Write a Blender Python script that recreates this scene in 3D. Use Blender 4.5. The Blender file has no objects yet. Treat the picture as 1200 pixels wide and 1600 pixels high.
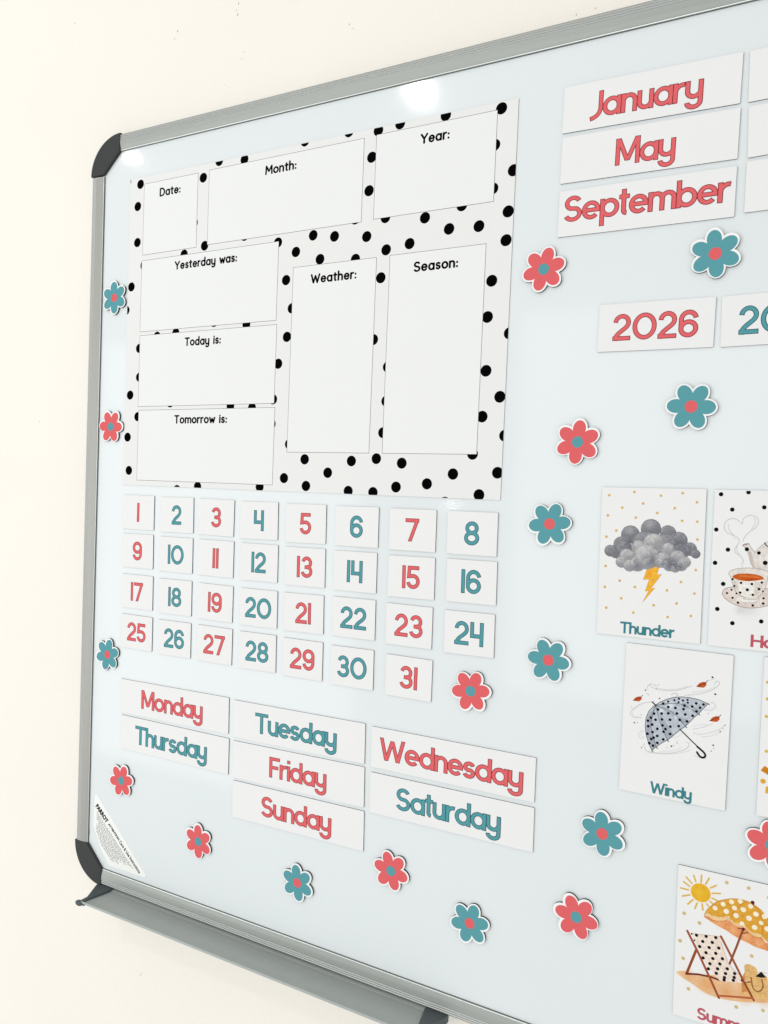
import bpy, math, random, json
import numpy as np
from mathutils import Vector, Matrix
from mathutils.geometry import delaunay_2d_cdt

# ------------------------------------------------------------------ camera
scene = bpy.context.scene
col = scene.collection
cam_d = bpy.data.cameras.new("camera")
cam = bpy.data.objects.new("camera", cam_d)
col.objects.link(cam)
cam_d.sensor_fit = 'HORIZONTAL'
cam_d.sensor_width = 36.0
cam_d.lens = 37.634
cam_d.shift_x = -0.000713
cam_d.shift_y = 0.02075
cam_d.clip_start = 0.01
cam_d.clip_end = 100.0
cam.matrix_world = Matrix((
    (0.875498, -0.0541997, 0.4801725, 0.7824206),
    (0.4815964, 0.0164364, -0.8762390, -0.6935406),
    (0.0395996, 0.9983948, 0.0404925, -0.3941473),
    (0, 0, 0, 1)))
scene.camera = cam

# ------------------------------------------------------------------ light of the room
world = bpy.data.worlds.new("World")
scene.world = world
world.use_nodes = True
nt = world.node_tree
bg = nt.nodes["Background"]
tc = nt.nodes.new("ShaderNodeTexCoord")
sep = nt.nodes.new("ShaderNodeSeparateXYZ")
mr = nt.nodes.new("ShaderNodeMapRange")
mr.inputs[1].default_value = -1.0
mr.inputs[2].default_value = 1.0
rmp = nt.nodes.new("ShaderNodeValToRGB")
rmp.color_ramp.interpolation = 'EASE'
rmp.color_ramp.elements[0].position = 0.0
rmp.color_ramp.elements[0].color = (0.84, 0.835, 0.825, 1)
rmp.color_ramp.elements[1].position = 1.0
rmp.color_ramp.elements[1].color = (1.0, 1.0, 1.0, 1)
e_ = rmp.color_ramp.elements.new(0.5)
e_.color = (0.94, 0.94, 0.935, 1)
nt.links.new(tc.outputs["Generated"], sep.inputs[0])
nt.links.new(sep.outputs[2], mr.inputs[0])
nt.links.new(mr.outputs[0], rmp.inputs[0])
nt.links.new(rmp.outputs[0], bg.inputs[0])
bg.inputs[1].default_value = 0.80

def ceiling_lamp(loc, size, power, colr):
    d = bpy.data.lights.new("ceiling_lamp", 'AREA')
    d.shape = 'DISK'
    d.size = size
    d.energy = power
    d.color = colr
    o = bpy.data.objects.new("ceiling_lamp", d)
    o.location = loc
    o.rotation_euler = (math.radians(38), 0, 0)
    col.objects.link(o)
    return o
# the row of ceiling lamps whose glints show on the gloss of the board
ceiling_lamp((-0.36, -1.50, 0.83), 0.055, 2.6, (1.0, 0.97, 0.92))
ceiling_lamp((-1.56, -1.50, 0.83), 0.032, 0.5, (1.0, 0.97, 0.92))
def sheen_panel(x0, x1, z0, z1, y, radiance, colr):
    d = bpy.data.lights.new("sheen_panel", 'AREA')
    d.shape = 'RECTANGLE'
    d.size = x1 - x0
    d.size_y = z1 - z0
    d.energy = radiance * math.pi * (x1 - x0) * (z1 - z0)
    d.color = colr
    o = bpy.data.objects.new("sheen_panel", d)
    o.location = ((x0 + x1) / 2, y, (z0 + z1) / 2)
    o.rotation_euler = (math.radians(90), 0, 0)      # shines towards the board
    col.objects.link(o)
# two added light panels, out of view, placed to lay soft sheen on the board
sheen_panel(-0.53, 0.60, -1.30, 0.50, -3.0, 2.0, (0.97, 1.0, 0.99))
sheen_panel(-3.35, -1.40, -2.15, 0.50, -3.0, 2.3, (0.98, 1.0, 0.99))
far_lamp = ceiling_lamp((-1.04, -3.40, -0.434), 0.05, 0.12, (1.0, 0.97, 0.93))
far_lamp.rotation_euler = (math.radians(90), 0, math.radians(-25))

scene.view_settings.view_transform = 'Standard'
scene.view_settings.look = 'None'
scene.view_settings.exposure = 0.0
scene.view_settings.gamma = 1.0
scene.render.engine = 'CYCLES'
scene.cycles.max_bounces = 6

# ------------------------------------------------------------------ measured data (metres on the board plane,
# x right from the inner left edge of the frame, z up from its inner top edge; millimetres on the cards)
DATA = json.loads(r'''{"sizes":{"num":[0.0502,0.0402],"dayA":[0.1659,0.0405],"dayB":[0.1679,0.0408],"dayC":[0.1695,0.0407],"mon":[0.1425,0.0394],"year":[0.0926,0.0399],"pic":[0.0837,0.1257],
"poster":[0.4795,0.3596]},"cards":[["1","num",0.0701,-0.4258,0.002],["2","num",0.1306,-0.426,0.0171],["3","num",0.189,-0.426,-0.0046],["4","num",0.2485,-0.4266,0.0175],
["9","num",0.0703,-0.4716,0.0138],["10","num",0.131,-0.4718,0.0097],["11","num",0.1901,-0.4716,0.0006],["12","num",0.2501,-0.4718,0.0109],["17","num",0.0715,-0.5202,0.0085],
["18","num",0.1314,-0.5207,0.0115],["19","num",0.191,-0.521,-0.0019],["20","num",0.2514,-0.521,0.0116],["25","num",0.0724,-0.5684,0.0037],["26","num",0.132,-0.5688,0.0123],
["27","num",0.1919,-0.5684,0.0034],["28","num",0.2517,-0.5684,0.0157],["6","num",0.3709,-0.4266,0.0084],["7","num",0.4336,-0.4265,0.0058],["8","num",0.4956,-0.4262,0.005],
["14","num",0.3708,-0.4719,0.011],["15","num",0.4343,-0.4723,0.0143],["16","num",0.497,-0.4712,0.0102],["22","num",0.3713,-0.5189,0.0116],["23","num",0.4339,-0.5196,0.005],
["24","num",0.4971,-0.5198,0.0131],["30","num",0.3715,-0.5691,0.0137],["31","num",0.4359,-0.5701,0.0009],["5","num",0.3092,-0.4268,0.0152],["13","num",0.31,-0.472,0.0137],
["21","num",0.3102,-0.5203,0.0226],["29","num",0.311,-0.5686,0.0104],["Monday","dayA",0.1327,-0.6462,0.0162],["Thursday","dayA",0.1343,-0.6907,0.0048],
["Tuesday","dayB",0.3063,-0.645,0.0145],["Friday","dayB",0.3074,-0.6896,0.0214],["Sunday","dayB",0.3088,-0.734,0.0179],["Wednesday","dayC",0.4824,-0.6445,0.0051],
["Saturday","dayC",0.4831,-0.6902,0.0095],["January","mon",0.635,-0.055,-0.0127],["May","mon",0.6353,-0.098,-0.0103],["September","mon",0.6352,-0.1435,-0.0038],
["2026","year",0.6501,-0.2449,-0.0073],["Thunder","pic",0.6563,-0.4421,0.0116],["Windy","pic",0.6826,-0.5733,0.0001],["poster","poster",0.2823,-0.2143,-0.0009],
["Feb","mon",0.7829,-0.0552,0.0157],["Jun","mon",0.7844,-0.0973,0.0297],["Oct","mon",0.7847,-0.1414,0.0035],["2027","year",0.7476,-0.2449,0.0135],["Hot","pic",0.7459,-0.4415,0.0081],
["Sunny","pic",0.7887,-0.5712,0.0059],["Summer","pic",0.7345,-0.7508,0.0156]],"flowers":[["R",0.5532,-0.1897,14.9],["T",0.6941,-0.1908,-83.6],["T",0.6822,-0.3126,-3.3],
["R",0.5908,-0.341,84.2],["T",0.5693,-0.414,7.9],["T",0.5748,-0.534,-5.0],["R",0.5024,-0.5733,7.4],["T",0.6296,-0.6771,-83.8],["R",0.6094,-0.7558,-67.3],
["T",0.0221,-0.1705,-86.9],["R",0.0225,-0.3238,-2.6],["T",0.0257,-0.6009,77.3],["R",0.0555,-0.7502,10.5],["R",0.1785,-0.7944,93.2],["T",0.3162,-0.8055,99.0],
["R",0.4262,-0.7636,109.2],["T",0.5112,-0.7914,13.6],["R",0.7596,-0.6556,160.3]],"dots":[[-223.5,172.35],[-227.0,147.22],[-226.09,105.3],[-127.46,165.38],
[-105.11,180.0],[-69.96,175.91],[8.76,181.73],[-138.93,117.13],[-152.51,83.78],[-122.53,89.97],[-66.53,94.16],[-21.38,81.95],[23.1,84.24],[2.14,69.61],
[32.61,58.97],[-233.86,54.35],[-241.24,27.39],[-9.17,41.64],[-0.49,11.71],[-5.5,-17.66],[-190.53,-6.06],[-161.59,-3.9],[-105.5,4.41],[-59.91,-0.95],[-15.63,-45.27],
[-214.74,77.62],[-218.25,-18.63],[-245.14,130.46],[-244.14,178.14],[223.58,173.73],[168.2,178.09],[119.83,179.1],[95.83,176.93],[61.84,181.77],[89.49,152.28],
[87.81,120.04],[218.58,142.0],[237.73,116.52],[218.62,103.07],[234.46,80.49],[233.69,54.94],[107.66,91.31],[150.8,85.56],[188.6,92.03],[176.55,72.0],[206.64,70.84],
[49.23,80.08],[87.17,75.4],[135.44,63.04],[109.82,59.98],[75.07,54.54],[73.02,94.3],[105.07,33.4],[221.65,19.81],[219.08,-12.81],[241.06,-28.88],[99.38,-26.53],
[-216.96,-52.39],[-231.12,-73.06],[-217.95,-98.71],[-233.46,-122.85],[-229.85,-162.4],[-20.72,-82.67],[-21.57,-108.65],[-78.37,-88.64],[-48.56,-91.01],
[-166.94,-83.41],[2.12,-130.05],[22.59,-145.66],[51.67,-158.98],[-2.94,-165.82],[25.41,-173.3],[-121.98,-178.2],[-34.59,-176.02],[-152.87,-182.81],[220.01,-61.78],
[234.66,-85.89],[218.27,-103.69],[241.11,-121.13],[210.4,-138.09],[235.78,-154.92],[218.6,-175.79],[191.45,-157.1],[164.76,-167.09],[131.43,-171.16],[105.8,-177.24],
[77.03,-176.92],[136.69,-147.79],[108.16,-143.83],[79.43,-146.58],[114.45,-118.18],[116.62,-87.31],[116.75,-54.05],[184.37,-184.06]],"boxes":[["Date:",[-217.4,89.5,-134.8,171.8],
[-192.28,158.28],[-160.27,157.99]],["Month:",[-119.0,90.4,80.3,172.5],[-40.91,159.15],[-0.44,159.61]],["Year:",[93.9,91.2,220.1,173.2],[142.97,160.51],
[173.46,159.5]],["Yesterday was:",[-218.1,0.4,-20.1,83.3],[-165.91,72.22],[-75.26,71.83]],["Today is:",[-217.8,-87.1,-19.0,-3.7],[-147.28,-15.1],[-94.32,-15.71]],
["Tomorrow is:",[-216.7,-173.7,-17.7,-91.1],[-159.64,-102.55],[-81.96,-103.3]],["Weather:",[-0.5,-138.6,99.6,53.9],[22.43,39.6],[77.49,39.35]],["Season:",[114.3,-138.6,214.7,54.2],
[141.13,39.75],[187.88,39.82]]],"sticker":[[0.0085,-0.7781],[0.0113,-0.7775],[0.0975,-0.857],[0.0956,-0.8598],[0.0355,-0.8611],[0.0204,-0.8429],[0.0071,-0.8179]],
"chips":[[0.1821,0.1351],[0.091,0.1252],[0.1939,0.0868],[-0.0789,0.1837],[0.583,0.0366],[0.5662,0.0353],[-0.1285,-0.3156],[0.33,0.0841],[0.1746,0.0528],
[0.0132,-0.5151],[0.0798,-0.9894]],"art":{"Thunder":[["disc",-35.64,56.1,1.15,[214,172,92],0.9],["disc",-14.88,59.27,1.13,[214,172,92],0.9],["disc",6.64,56.68,1.1,[214,172,92],
0.9],["disc",23.61,59.16,1.08,[214,172,92],0.9],["disc",34.84,52.02,1.07,[214,172,92],0.9],["disc",-7.34,49.8,1.12,[214,172,92],0.9],["disc",-24.38,45.81,1.14,[214,172,92],
0.9],["disc",17.88,46.7,1.09,[214,172,92],0.9],["disc",4.28,42.3,1.11,[214,172,92],0.9],["disc",-36.18,38.89,1.15,[214,172,92],0.9],["disc",-12.86,37.83,1.13,[214,172,92],
0.9],["disc",24.02,36.56,1.08,[214,172,92],0.9],["disc",35.72,36.23,1.07,[214,172,92],0.9],["disc",-28.56,26.24,1.15,[214,172,92],0.9],["disc",-36.7,20.68,1.16,[214,172,92],
0.9],["disc",36.43,21.84,1.07,[214,172,92],0.9],["disc",-36.4,-4.39,1.16,[214,172,92],0.9],["disc",36.21,-3.02,1.07,[214,172,92],0.9],["disc",-24.1,-16.11,1.14,[214,172,92],
0.9],["disc",25.17,-13.62,1.09,[214,172,92],0.9],["disc",-36.39,-22.38,1.16,[214,172,92],0.9],["disc",-11.35,-20.56,1.13,[214,172,92],0.9],["disc",14.44,-21.33,1.1,[214,172,92],
0.9],["disc",35.89,-22.21,1.07,[214,172,92],0.9],["disc",-22.19,-30.94,1.14,[214,172,92],0.9],["disc",4.39,-34.56,1.12,[214,172,92],0.9],["disc",22.39,-31.5,1.09,[214,172,92],
0.9],["disc",-34.48,-40.1,1.16,[214,172,92],0.9],["disc",-11.81,-42.24,1.14,[214,172,92],0.9],["disc",15.95,-43.35,1.1,[214,172,92],0.9],["disc",33.93,-40.7,1.08,[214,172,92],
0.9],["poly",[[-1.73,-3.59],[-4.83,-13.73],[0.07,-13.1],[-2.89,-23.39],[0.06,-22.75],[-4.72,-32.96],[4.84,-20.09],[1.66,-20.75],[9.74,-8.41],[5.94,-8.94],
[8.41,-0.52]],[240,180,62],1],["poly",[[-0.69,-3.79],[-3.6,-12.03],[1.53,-10.99],[2.57,-4.91]],[236,165,50],0.5],["line",[[-1.73,-3.59],[-4.83,-13.73],
[0.07,-13.1],[-2.89,-23.39],[0.06,-22.75],[-4.72,-32.96],[4.84,-20.09],[1.66,-20.75],[9.74,-8.41],[5.94,-8.94],[8.41,-0.52],[-1.73,-3.59]],0.16,[190,130,50],
0.6],["puff",-28.12,8.02,5.4,[160,160,164],[92,94,102]],["puff",-32.86,8.84,5.02,[160,160,164],[92,94,102]],["puff",-23.7,14.79,6.72,[160,160,164],[92,94,102]],
["puff",35.57,9.96,3.65,[160,160,164],[92,94,102]],["puff",30.75,13.73,5.57,[160,160,164],[92,94,102]],["puff",21.81,20.33,7.16,[160,160,164],[92,94,102]],
["puff",13.44,25.99,6.45,[160,160,164],[92,94,102]],["puff",-16.76,23.52,7.59,[160,160,164],[92,94,102]],["puff",-0.31,28.96,8.11,[160,160,164],[92,94,102]],
["puff",-4.71,16.05,10.53,[160,160,164],[92,94,102]],["puff",11.96,15.6,9.7,[160,160,164],[92,94,102]],["puff",24.65,11.69,6.38,[160,160,164],[92,94,102]],
["puff",-21.57,11.1,6.7,[160,160,164],[92,94,102]],["puff",20.22,-2.13,4.11,[206,204,203],[110,112,120]],["puff",25.12,-0.09,4.59,[206,204,203],[110,112,120]],
["puff",27.62,2.69,4.58,[206,204,203],[110,112,120]],["puff",15.74,-0.05,5.42,[206,204,203],[110,112,120]],["puff",21.75,6.26,6.02,[206,204,203],[110,112,120]],
["puff",13.98,12.27,5.68,[206,204,203],[110,112,120]],["puff",9.9,3.56,6.48,[206,204,203],[110,112,120]],["puff",-23.12,-0.12,4.98,[206,204,203],[110,112,120]],
["puff",-18.95,5.16,6.15,[206,204,203],[110,112,120]],["puff",-16.39,-2.81,5.07,[206,204,203],[110,112,120]],["puff",-9.79,13.1,5.82,[206,204,203],[110,112,120]],
["puff",2.35,16.82,8.36,[206,204,203],[110,112,120]],["puff",-9.89,-1.04,6.36,[206,204,203],[110,112,120]],["puff",-2.99,5.44,10.52,[206,204,203],[110,112,120]],
["puff",-0.85,0.22,4.73,[206,204,203],[110,112,120]],["puff",7.47,0.75,3.9,[206,204,203],[110,112,120]],["disc",1.0,2.34,5.89,[78,80,92],0.45,"soft"],["disc",16.31,1.31,6.44,[78,80,92],
0.55,"soft"],["disc",22.67,-0.91,4.48,[78,80,92],0.5,"soft"],["disc",-10.49,-2.42,5.31,[78,80,92],0.35,"soft"],["disc",-17.76,15.37,5.34,[78,80,92],0.35,"soft"],
["disc",23.28,14.89,6.39,[78,80,92],0.4,"soft"],["disc",0.26,20.98,4.58,[222,218,214],0.35,"soft"],["disc",-8.44,11.83,5.29,[222,218,214],0.3,"soft"],["disc",-16.89,26.89,4.0,[222,218,214],
0.25,"soft"],["disc",-1.47,32.24,4.19,[222,218,214],0.3,"soft"],["disc",15.84,13.17,3.22,[222,218,214],0.2,"soft"]],"Windy":[["line",[[-22.92,26.05],[-22.51,29.04],
[-19.81,30.97],[-15.86,30.04]],0.29,[150,155,162],0.5,"curve"],["line",[[-21.43,29.79],[-17.4,27.47],[-10.72,26.98],[0.16,28.41],[11.73,33.83]],0.34,[150,155,162],
0.45,"curve"],["line",[[-17.54,30.37],[-14.09,27.98],[-2.04,28.99],[8.57,32.9]],0.23,[150,155,162],0.35,"curve"],["line",[[6.81,25.41],[17.34,28.19],[26.59,32.44],
[32.03,37.78],[32.22,40.05],[29.83,40.26],[28.91,37.87]],0.32,[150,155,162],0.45,"curve"],["line",[[12.01,28.5],[23.46,32.19],[29.03,35.64]],0.22,[150,155,162],
0.35,"curve"],["line",[[-16.83,16.47],[-26.77,13.12],[-33.86,7.25],[-35.58,2.82],[-32.37,0.4],[-26.73,1.35]],0.35,[150,155,162],0.4,"curve"],["line",[[-25.62,12.72],
[-33.27,6.75],[-33.59,1.97],[-29.58,1.46]],0.23,[150,155,162],0.3,"curve"],["line",[[22.21,15.89],[27.43,16.41],[30.57,20.09],[28.66,22.83],[26.6,22.27]],
0.32,[150,155,162],0.4,"curve"],["line",[[24.23,17.36],[28.36,18.6]],0.22,[150,155,162],0.3,"curve"],["line",[[-25.64,-9.07],[-28.24,-13.66],[-25.84,-16.18],
[-23.07,-15.09]],0.29,[150,155,162],0.35,"curve"],["line",[[-24.49,-9.45],[-25.99,-13.26],[-24.22,-14.7]],0.23,[150,155,162],0.3,"curve"],["line",[[-22.65,-23.25],
[-20.26,-26.1],[-10.22,-25.83],[1.73,-23.08],[10.14,-18.25],[12.28,-13.83],[10.09,-13.08]],0.34,[150,155,162],0.45,"curve"],["line",[[-20.2,-27.26],[-6.9,-25.89],
[4.98,-22.92],[13.39,-18.78]],0.23,[150,155,162],0.35,"curve"],["line",[[-10.3,-24.21],[0.58,-21.79],[6.88,-17.71]],0.23,[150,155,162],0.3,"curve"],["line",[[14.62,-1.37],
[22.92,2.15],[29.03,5.71]],0.27,[150,155,162],0.4,"curve"],["line",[[18.02,-5.33],[27.34,-1.95],[34.42,2.13],[38.33,6.19]],0.27,[150,155,162],0.4,"curve"],
["line",[[21.26,-6.46],[29.53,-3.83],[35.53,0.64]],0.22,[150,155,162],0.35,"curve"],["line",[[-2.15,-11.28],[3.2,-9.39],[6.29,-6.29]],0.22,[150,155,162],
0.3,"curve"],["line",[[24.1,39.98],[29.19,42.42]],0.22,[150,155,162],0.4,"curve"],["line",[[-3.99,24.31],[-0.8,25.95],[1.2,25.11],[-0.11,23.18]],0.28,[150,155,162],
0.6,"curve"],["line",[[16.8,-22.72],[22.17,-23.97],[25.83,-23.26]],0.22,[150,155,162],0.4,"curve"],["line",[[13.98,0.81],[18.66,2.77],[24.91,4.42]],0.22,[150,155,162],
0.3,"curve"],["poly",[[-16.73,-24.73],[-19.71,-19.17],[-22.1,-11.97],[-23.13,-5.09],[-22.79,1.43],[-20.85,7.63],[-17.71,11.89],[-15.58,13.75],[-12.39,16.6],
[-7.05,20.0],[-1.7,22.35],[4.73,23.82],[11.16,24.14],[17.58,23.56],[24.86,21.43],[22.61,18.23],[20.34,15.35],[18.18,12.04],[15.36,9.05],[12.17,4.85],[8.65,0.11],
[4.53,-3.72],[-0.09,-8.83],[-4.76,-13.85],[-8.48,-16.51],[-13.25,-20.9]],[190,197,206],1],["poly",[[-15.58,13.75],[-21.73,2.79],[-22.13,-11.38],[-16.73,-24.73],
[-13.25,-20.9],[-18.91,-8.46],[-18.4,3.35]],[120,128,140],0.35],["poly",[[-15.58,13.75],[-11.77,4.47],[-4.76,-13.85],[-0.09,-8.83],[-8.37,2.72]],[120,128,140],
0.3],["poly",[[-15.58,13.75],[12.17,4.85],[8.65,0.11],[-0.87,6.31]],[120,128,140],0.3],["poly",[[-15.58,13.75],[2.96,16.18],[18.18,12.04],[20.34,15.35],
[7.13,19.15]],[120,128,140],0.25],["disc",-3.54,15.7,4.27,[236,239,242],0.75,"soft"],["disc",-10.91,9.27,2.5,[236,239,242],0.75,"soft"],["disc",2.85,18.46,2.23,[236,239,242],
0.75,"soft"],["disc",1.28,6.67,2.8,[236,239,242],0.75,"soft"],["disc",11.62,15.29,2.43,[236,239,242],0.75,"soft"],["line",[[-15.57,13.52],[2.88,17.89],
[18.19,11.81]],0.25,[60,64,72],0.8,"curve"],["line",[[-15.57,13.52],[-1.59,9.66],[8.67,-0.12]],0.25,[60,64,72],0.8,"curve"],["line",[[-15.57,13.52],[-11.59,1.0],
[-4.75,-14.08]],0.25,[60,64,72],0.8,"curve"],["line",[[-15.57,13.52],[-18.59,-3.71],[-13.22,-21.48]],0.25,[60,64,72],0.8,"curve"],["line",[[-16.73,-24.73],
[-19.71,-19.17],[-22.1,-11.97],[-23.13,-5.09],[-22.79,1.43],[-20.85,7.63],[-17.71,11.89],[-15.58,13.75],[-12.39,16.6],[-7.05,20.0],[-1.7,22.35],[4.73,23.82],
[11.16,24.14],[17.58,23.56],[24.86,21.43],[22.61,18.23],[20.34,15.35],[18.18,12.04],[15.36,9.05],[12.17,4.85],[8.65,0.11],[4.53,-3.72],[-0.09,-8.83],[-4.76,-13.85],
[-8.48,-16.51],[-13.25,-20.9],[-16.73,-24.73]],0.25,[40,42,48],0.9],["disc",2.45,21.85,0.89,[14,14,18],1],["disc",-1.04,20.15,0.9,[14,14,18],1],["disc",9.13,21.99,0.89,[14,14,18],
1],["disc",-5.86,18.22,0.9,[14,14,18],1],["disc",2.28,18.95,0.89,[14,14,18],1],["disc",5.64,20.98,0.89,[14,14,18],1],["disc",9.46,19.75,0.89,[14,14,18],
1],["disc",15.85,20.2,1.1,[14,14,18],1],["disc",21.46,20.2,1.09,[14,14,18],1],["disc",12.92,17.1,1.11,[14,14,18],1],["disc",7.03,16.95,1.11,[14,14,18],
1],["disc",18.98,17.07,1.1,[14,14,18],1],["disc",16.5,13.7,1.1,[14,14,18],1],["disc",6.43,13.87,1.11,[14,14,18],1],["disc",0.04,13.86,1.12,[14,14,18],1],
["disc",-5.52,13.64,1.13,[14,14,18],1],["disc",-9.7,15.87,1.13,[14,14,18],1],["disc",1.47,9.47,1.12,[14,14,18],1],["disc",7.94,9.75,1.11,[14,14,18],1],
["disc",13.74,9.58,1.1,[14,14,18],1],["disc",9.62,4.3,1.11,[14,14,18],1],["disc",-5.25,8.47,1.13,[14,14,18],1],["disc",-10.49,7.48,1.13,[14,14,18],1],["disc",-13.52,10.36,1.14,[14,14,18],
1],["disc",-16.54,6.35,1.14,[14,14,18],1],["disc",-15.06,1.46,1.14,[14,14,18],1],["disc",-10.01,2.55,1.13,[14,14,18],1],["disc",-3.57,3.42,1.13,[14,14,18],
1],["disc",4.0,4.6,1.12,[14,14,18],1],["disc",3.4,-0.69,1.12,[14,14,18],1],["disc",-3.05,-2.28,1.12,[14,14,18],1],["disc",-9.32,-2.33,1.13,[14,14,18],1],
["disc",-13.24,-5.94,1.14,[14,14,18],1],["disc",-17.51,-3.06,1.14,[14,14,18],1],["disc",-18.8,2.58,1.14,[14,14,18],1],["disc",-21.12,-0.4,1.15,[14,14,18],
1],["disc",-16.97,-9.29,1.14,[14,14,18],1],["disc",-20.66,-5.01,1.15,[14,14,18],1],["disc",-8.17,-7.49,1.13,[14,14,18],1],["disc",-2.96,-8.41,1.13,[14,14,18],
1],["disc",-13.04,-11.86,1.14,[14,14,18],1],["disc",-8.06,-13.87,1.13,[14,14,18],1],["disc",-20.89,-11.4,1.15,[14,14,18],1],["disc",-17.67,-15.28,1.15,[14,14,18],
1],["disc",-12.64,-17.63,1.14,[14,14,18],1],["disc",-15.84,-13.77,1.14,[14,14,18],1],["disc",-19.04,-19.05,1.15,[14,14,18],1],["disc",-15.94,-20.59,1.15,[14,14,18],
1],["disc",-6.87,-4.93,1.13,[14,14,18],1],["line",[[18.19,11.81],[19.08,11.05]],0.44,[90,90,95],1],["line",[[8.67,-0.12],[9.57,-0.88]],0.45,[90,90,95],
1],["line",[[-4.75,-14.08],[-3.83,-14.84]],0.45,[90,90,95],1],["line",[[-13.22,-21.48],[-12.29,-22.24]],0.46,[90,90,95],1],["line",[[-16.73,-24.73],[-15.8,-25.49]],
0.46,[90,90,95],1],["line",[[24.86,21.43],[25.74,20.66]],0.43,[90,90,95],1],["line",[[-18.37,15.88],[-15.57,13.52]],0.57,[18,18,20],1],["line",[[4.51,-3.15],
[12.95,-10.26],[19.62,-15.55]],0.5,[18,18,20],1],["line",[[18.53,-14.95],[23.48,-18.58],[24.97,-20.92],[24.01,-22.81],[21.59,-22.94],[19.7,-21.25],[18.55,-19.52]],
0.88,[14,14,16],1,"curve"],["poly",[[15.25,33.79],[17.2,36.93],[19.98,38.47],[22.39,38.6],[22.94,36.08],[20.96,33.85],[18.12,33.65]],[196,88,42],1],["line",[[15.45,33.93],
[22.13,37.66],[23.57,40.13]],0.26,[70,34,22],0.9],["disc",19.61,35.47,1.09,[222,120,60],0.5,"soft"],["poly",[[-34.09,14.58],[-32.29,17.37],[-29.75,18.77],
[-27.54,18.92],[-27.04,16.7],[-28.87,14.7],[-31.46,14.49]],[196,88,42],1],["line",[[-33.9,14.71],[-27.79,18.08],[-26.46,20.29]],0.28,[70,34,22],0.9],["disc",-30.09,16.01,0.98,[222,120,60],
0.5,"soft"],["poly",[[26.63,7.56],[28.56,10.72],[31.29,12.31],[33.67,12.48],[34.21,9.98],[32.26,7.73],[29.46,7.48]],[196,88,42],1],["line",[[26.84,7.71],
[33.41,11.54],[34.83,14.03]],0.26,[70,34,22],0.9],["disc",30.93,9.31,1.09,[222,120,60],0.5,"soft"],["disc",27.07,43.24,0.76,[50,30,28],0.95],["disc",29.85,29.9,0.75,[50,30,28],
0.95],["disc",-12.78,19.8,0.57,[50,30,28],0.95],["disc",-24.43,24.88,0.57,[50,30,28],0.95],["disc",-32.04,-3.92,0.58,[50,30,28],0.95],["disc",-29.56,-3.26,0.35,[80,80,84],
0.95],["disc",-14.23,30.86,0.34,[80,80,84],0.95],["disc",-15.72,27.38,0.34,[80,80,84],0.95],["disc",-23.29,22.25,0.34,[80,80,84],0.95],["disc",-21.9,21.41,0.34,[80,80,84],
0.95],["disc",-34.86,8.86,0.35,[80,80,84],0.95],["disc",-26.85,3.69,0.34,[80,80,84],0.95],["disc",38.33,6.19,0.43,[80,80,84],0.95],["disc",35.03,0.32,0.54,[50,30,28],
0.95],["disc",36.96,2.92,0.33,[80,80,84],0.95],["disc",30.46,-11.59,0.65,[50,30,28],0.95],["disc",29.15,-16.59,0.44,[80,80,84],0.95],["disc",30.9,-14.11,0.33,[80,80,84],
0.95],["disc",-25.32,-24.11,0.46,[80,80,84],0.95],["disc",-24.06,-22.34,0.35,[80,80,84],0.95],["disc",-22.9,-20.59,0.35,[80,80,84],0.95],["disc",-1.46,-18.35,0.68,[50,30,28],
0.95],["disc",0.14,-17.59,0.34,[80,80,84],0.95],["disc",2.95,-14.98,0.34,[80,80,84],0.95],["disc",-4.99,-20.17,0.34,[80,80,84],0.95],["disc",25.28,13.34,0.33,[80,80,84],
0.95],["disc",15.85,-4.35,0.33,[80,80,84],0.95],["disc",17.97,-4.2,0.22,[80,80,84],0.95],["disc",2.87,-13.49,0.22,[80,80,84],0.95],["disc",2.04,-14.34,0.22,[80,80,84],
0.95],["disc",9.77,26.21,0.22,[80,80,84],0.95]],"Hot":[["disc",-32.36,-12.33,2.27,[244,244,244],0.8,"soft"],["disc",-35.83,-32.82,2.28,[244,244,244],0.8,"soft"],
["disc",-24.23,-43.09,2.26,[244,244,244],0.8,"soft"],["disc",-3.52,-39.58,2.2,[244,244,244],0.8,"soft"],["disc",-39.14,4.05,2.29,[244,244,244],0.8,"soft"],
["disc",-37.1,59.19,2.27,[244,244,244],0.8,"soft"],["disc",-17.13,61.27,2.22,[244,244,244],0.8,"soft"],["disc",-28.31,47.26,2.25,[244,244,244],0.8,"soft"],
["disc",-5.37,49.82,2.19,[244,244,244],0.8,"soft"],["disc",-39.42,30.85,2.28,[244,244,244],0.8,"soft"],["disc",-30.08,15.25,2.26,[244,244,244],0.8,"soft"],
["disc",-39.14,4.16,2.28,[244,244,244],0.8,"soft"],["disc",-32.36,-12.33,1.68,[10,10,12],1],["disc",-35.83,-32.82,1.69,[10,10,12],1],["disc",-24.23,-43.09,1.67,[10,10,12],
1],["disc",-3.52,-39.58,1.63,[10,10,12],1],["disc",-39.14,4.05,1.69,[10,10,12],1],["disc",-37.1,59.19,1.68,[10,10,12],1],["disc",-17.13,61.27,1.64,[10,10,12],
1],["disc",-28.31,47.26,1.66,[10,10,12],1],["disc",-5.37,49.82,1.62,[10,10,12],1],["disc",-39.42,30.85,1.68,[10,10,12],1],["disc",-30.08,15.25,1.67,[10,10,12],
1],["disc",-39.14,4.16,1.69,[10,10,12],1],["line",[[-22.36,37.44],[-24.31,39.39],[-27.62,40.27],[-30.86,39.12],[-33.1,36.47],[-33.4,32.36],[-31.35,28.88],
[-27.03,27.06],[-23.67,25.19],[-22.16,22.73],[-22.96,19.64],[-25.13,15.95],[-24.06,12.96],[-20.69,10.63],[-18.7,7.71],[-18.59,5.18]],0.39,[150,152,154],
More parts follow.
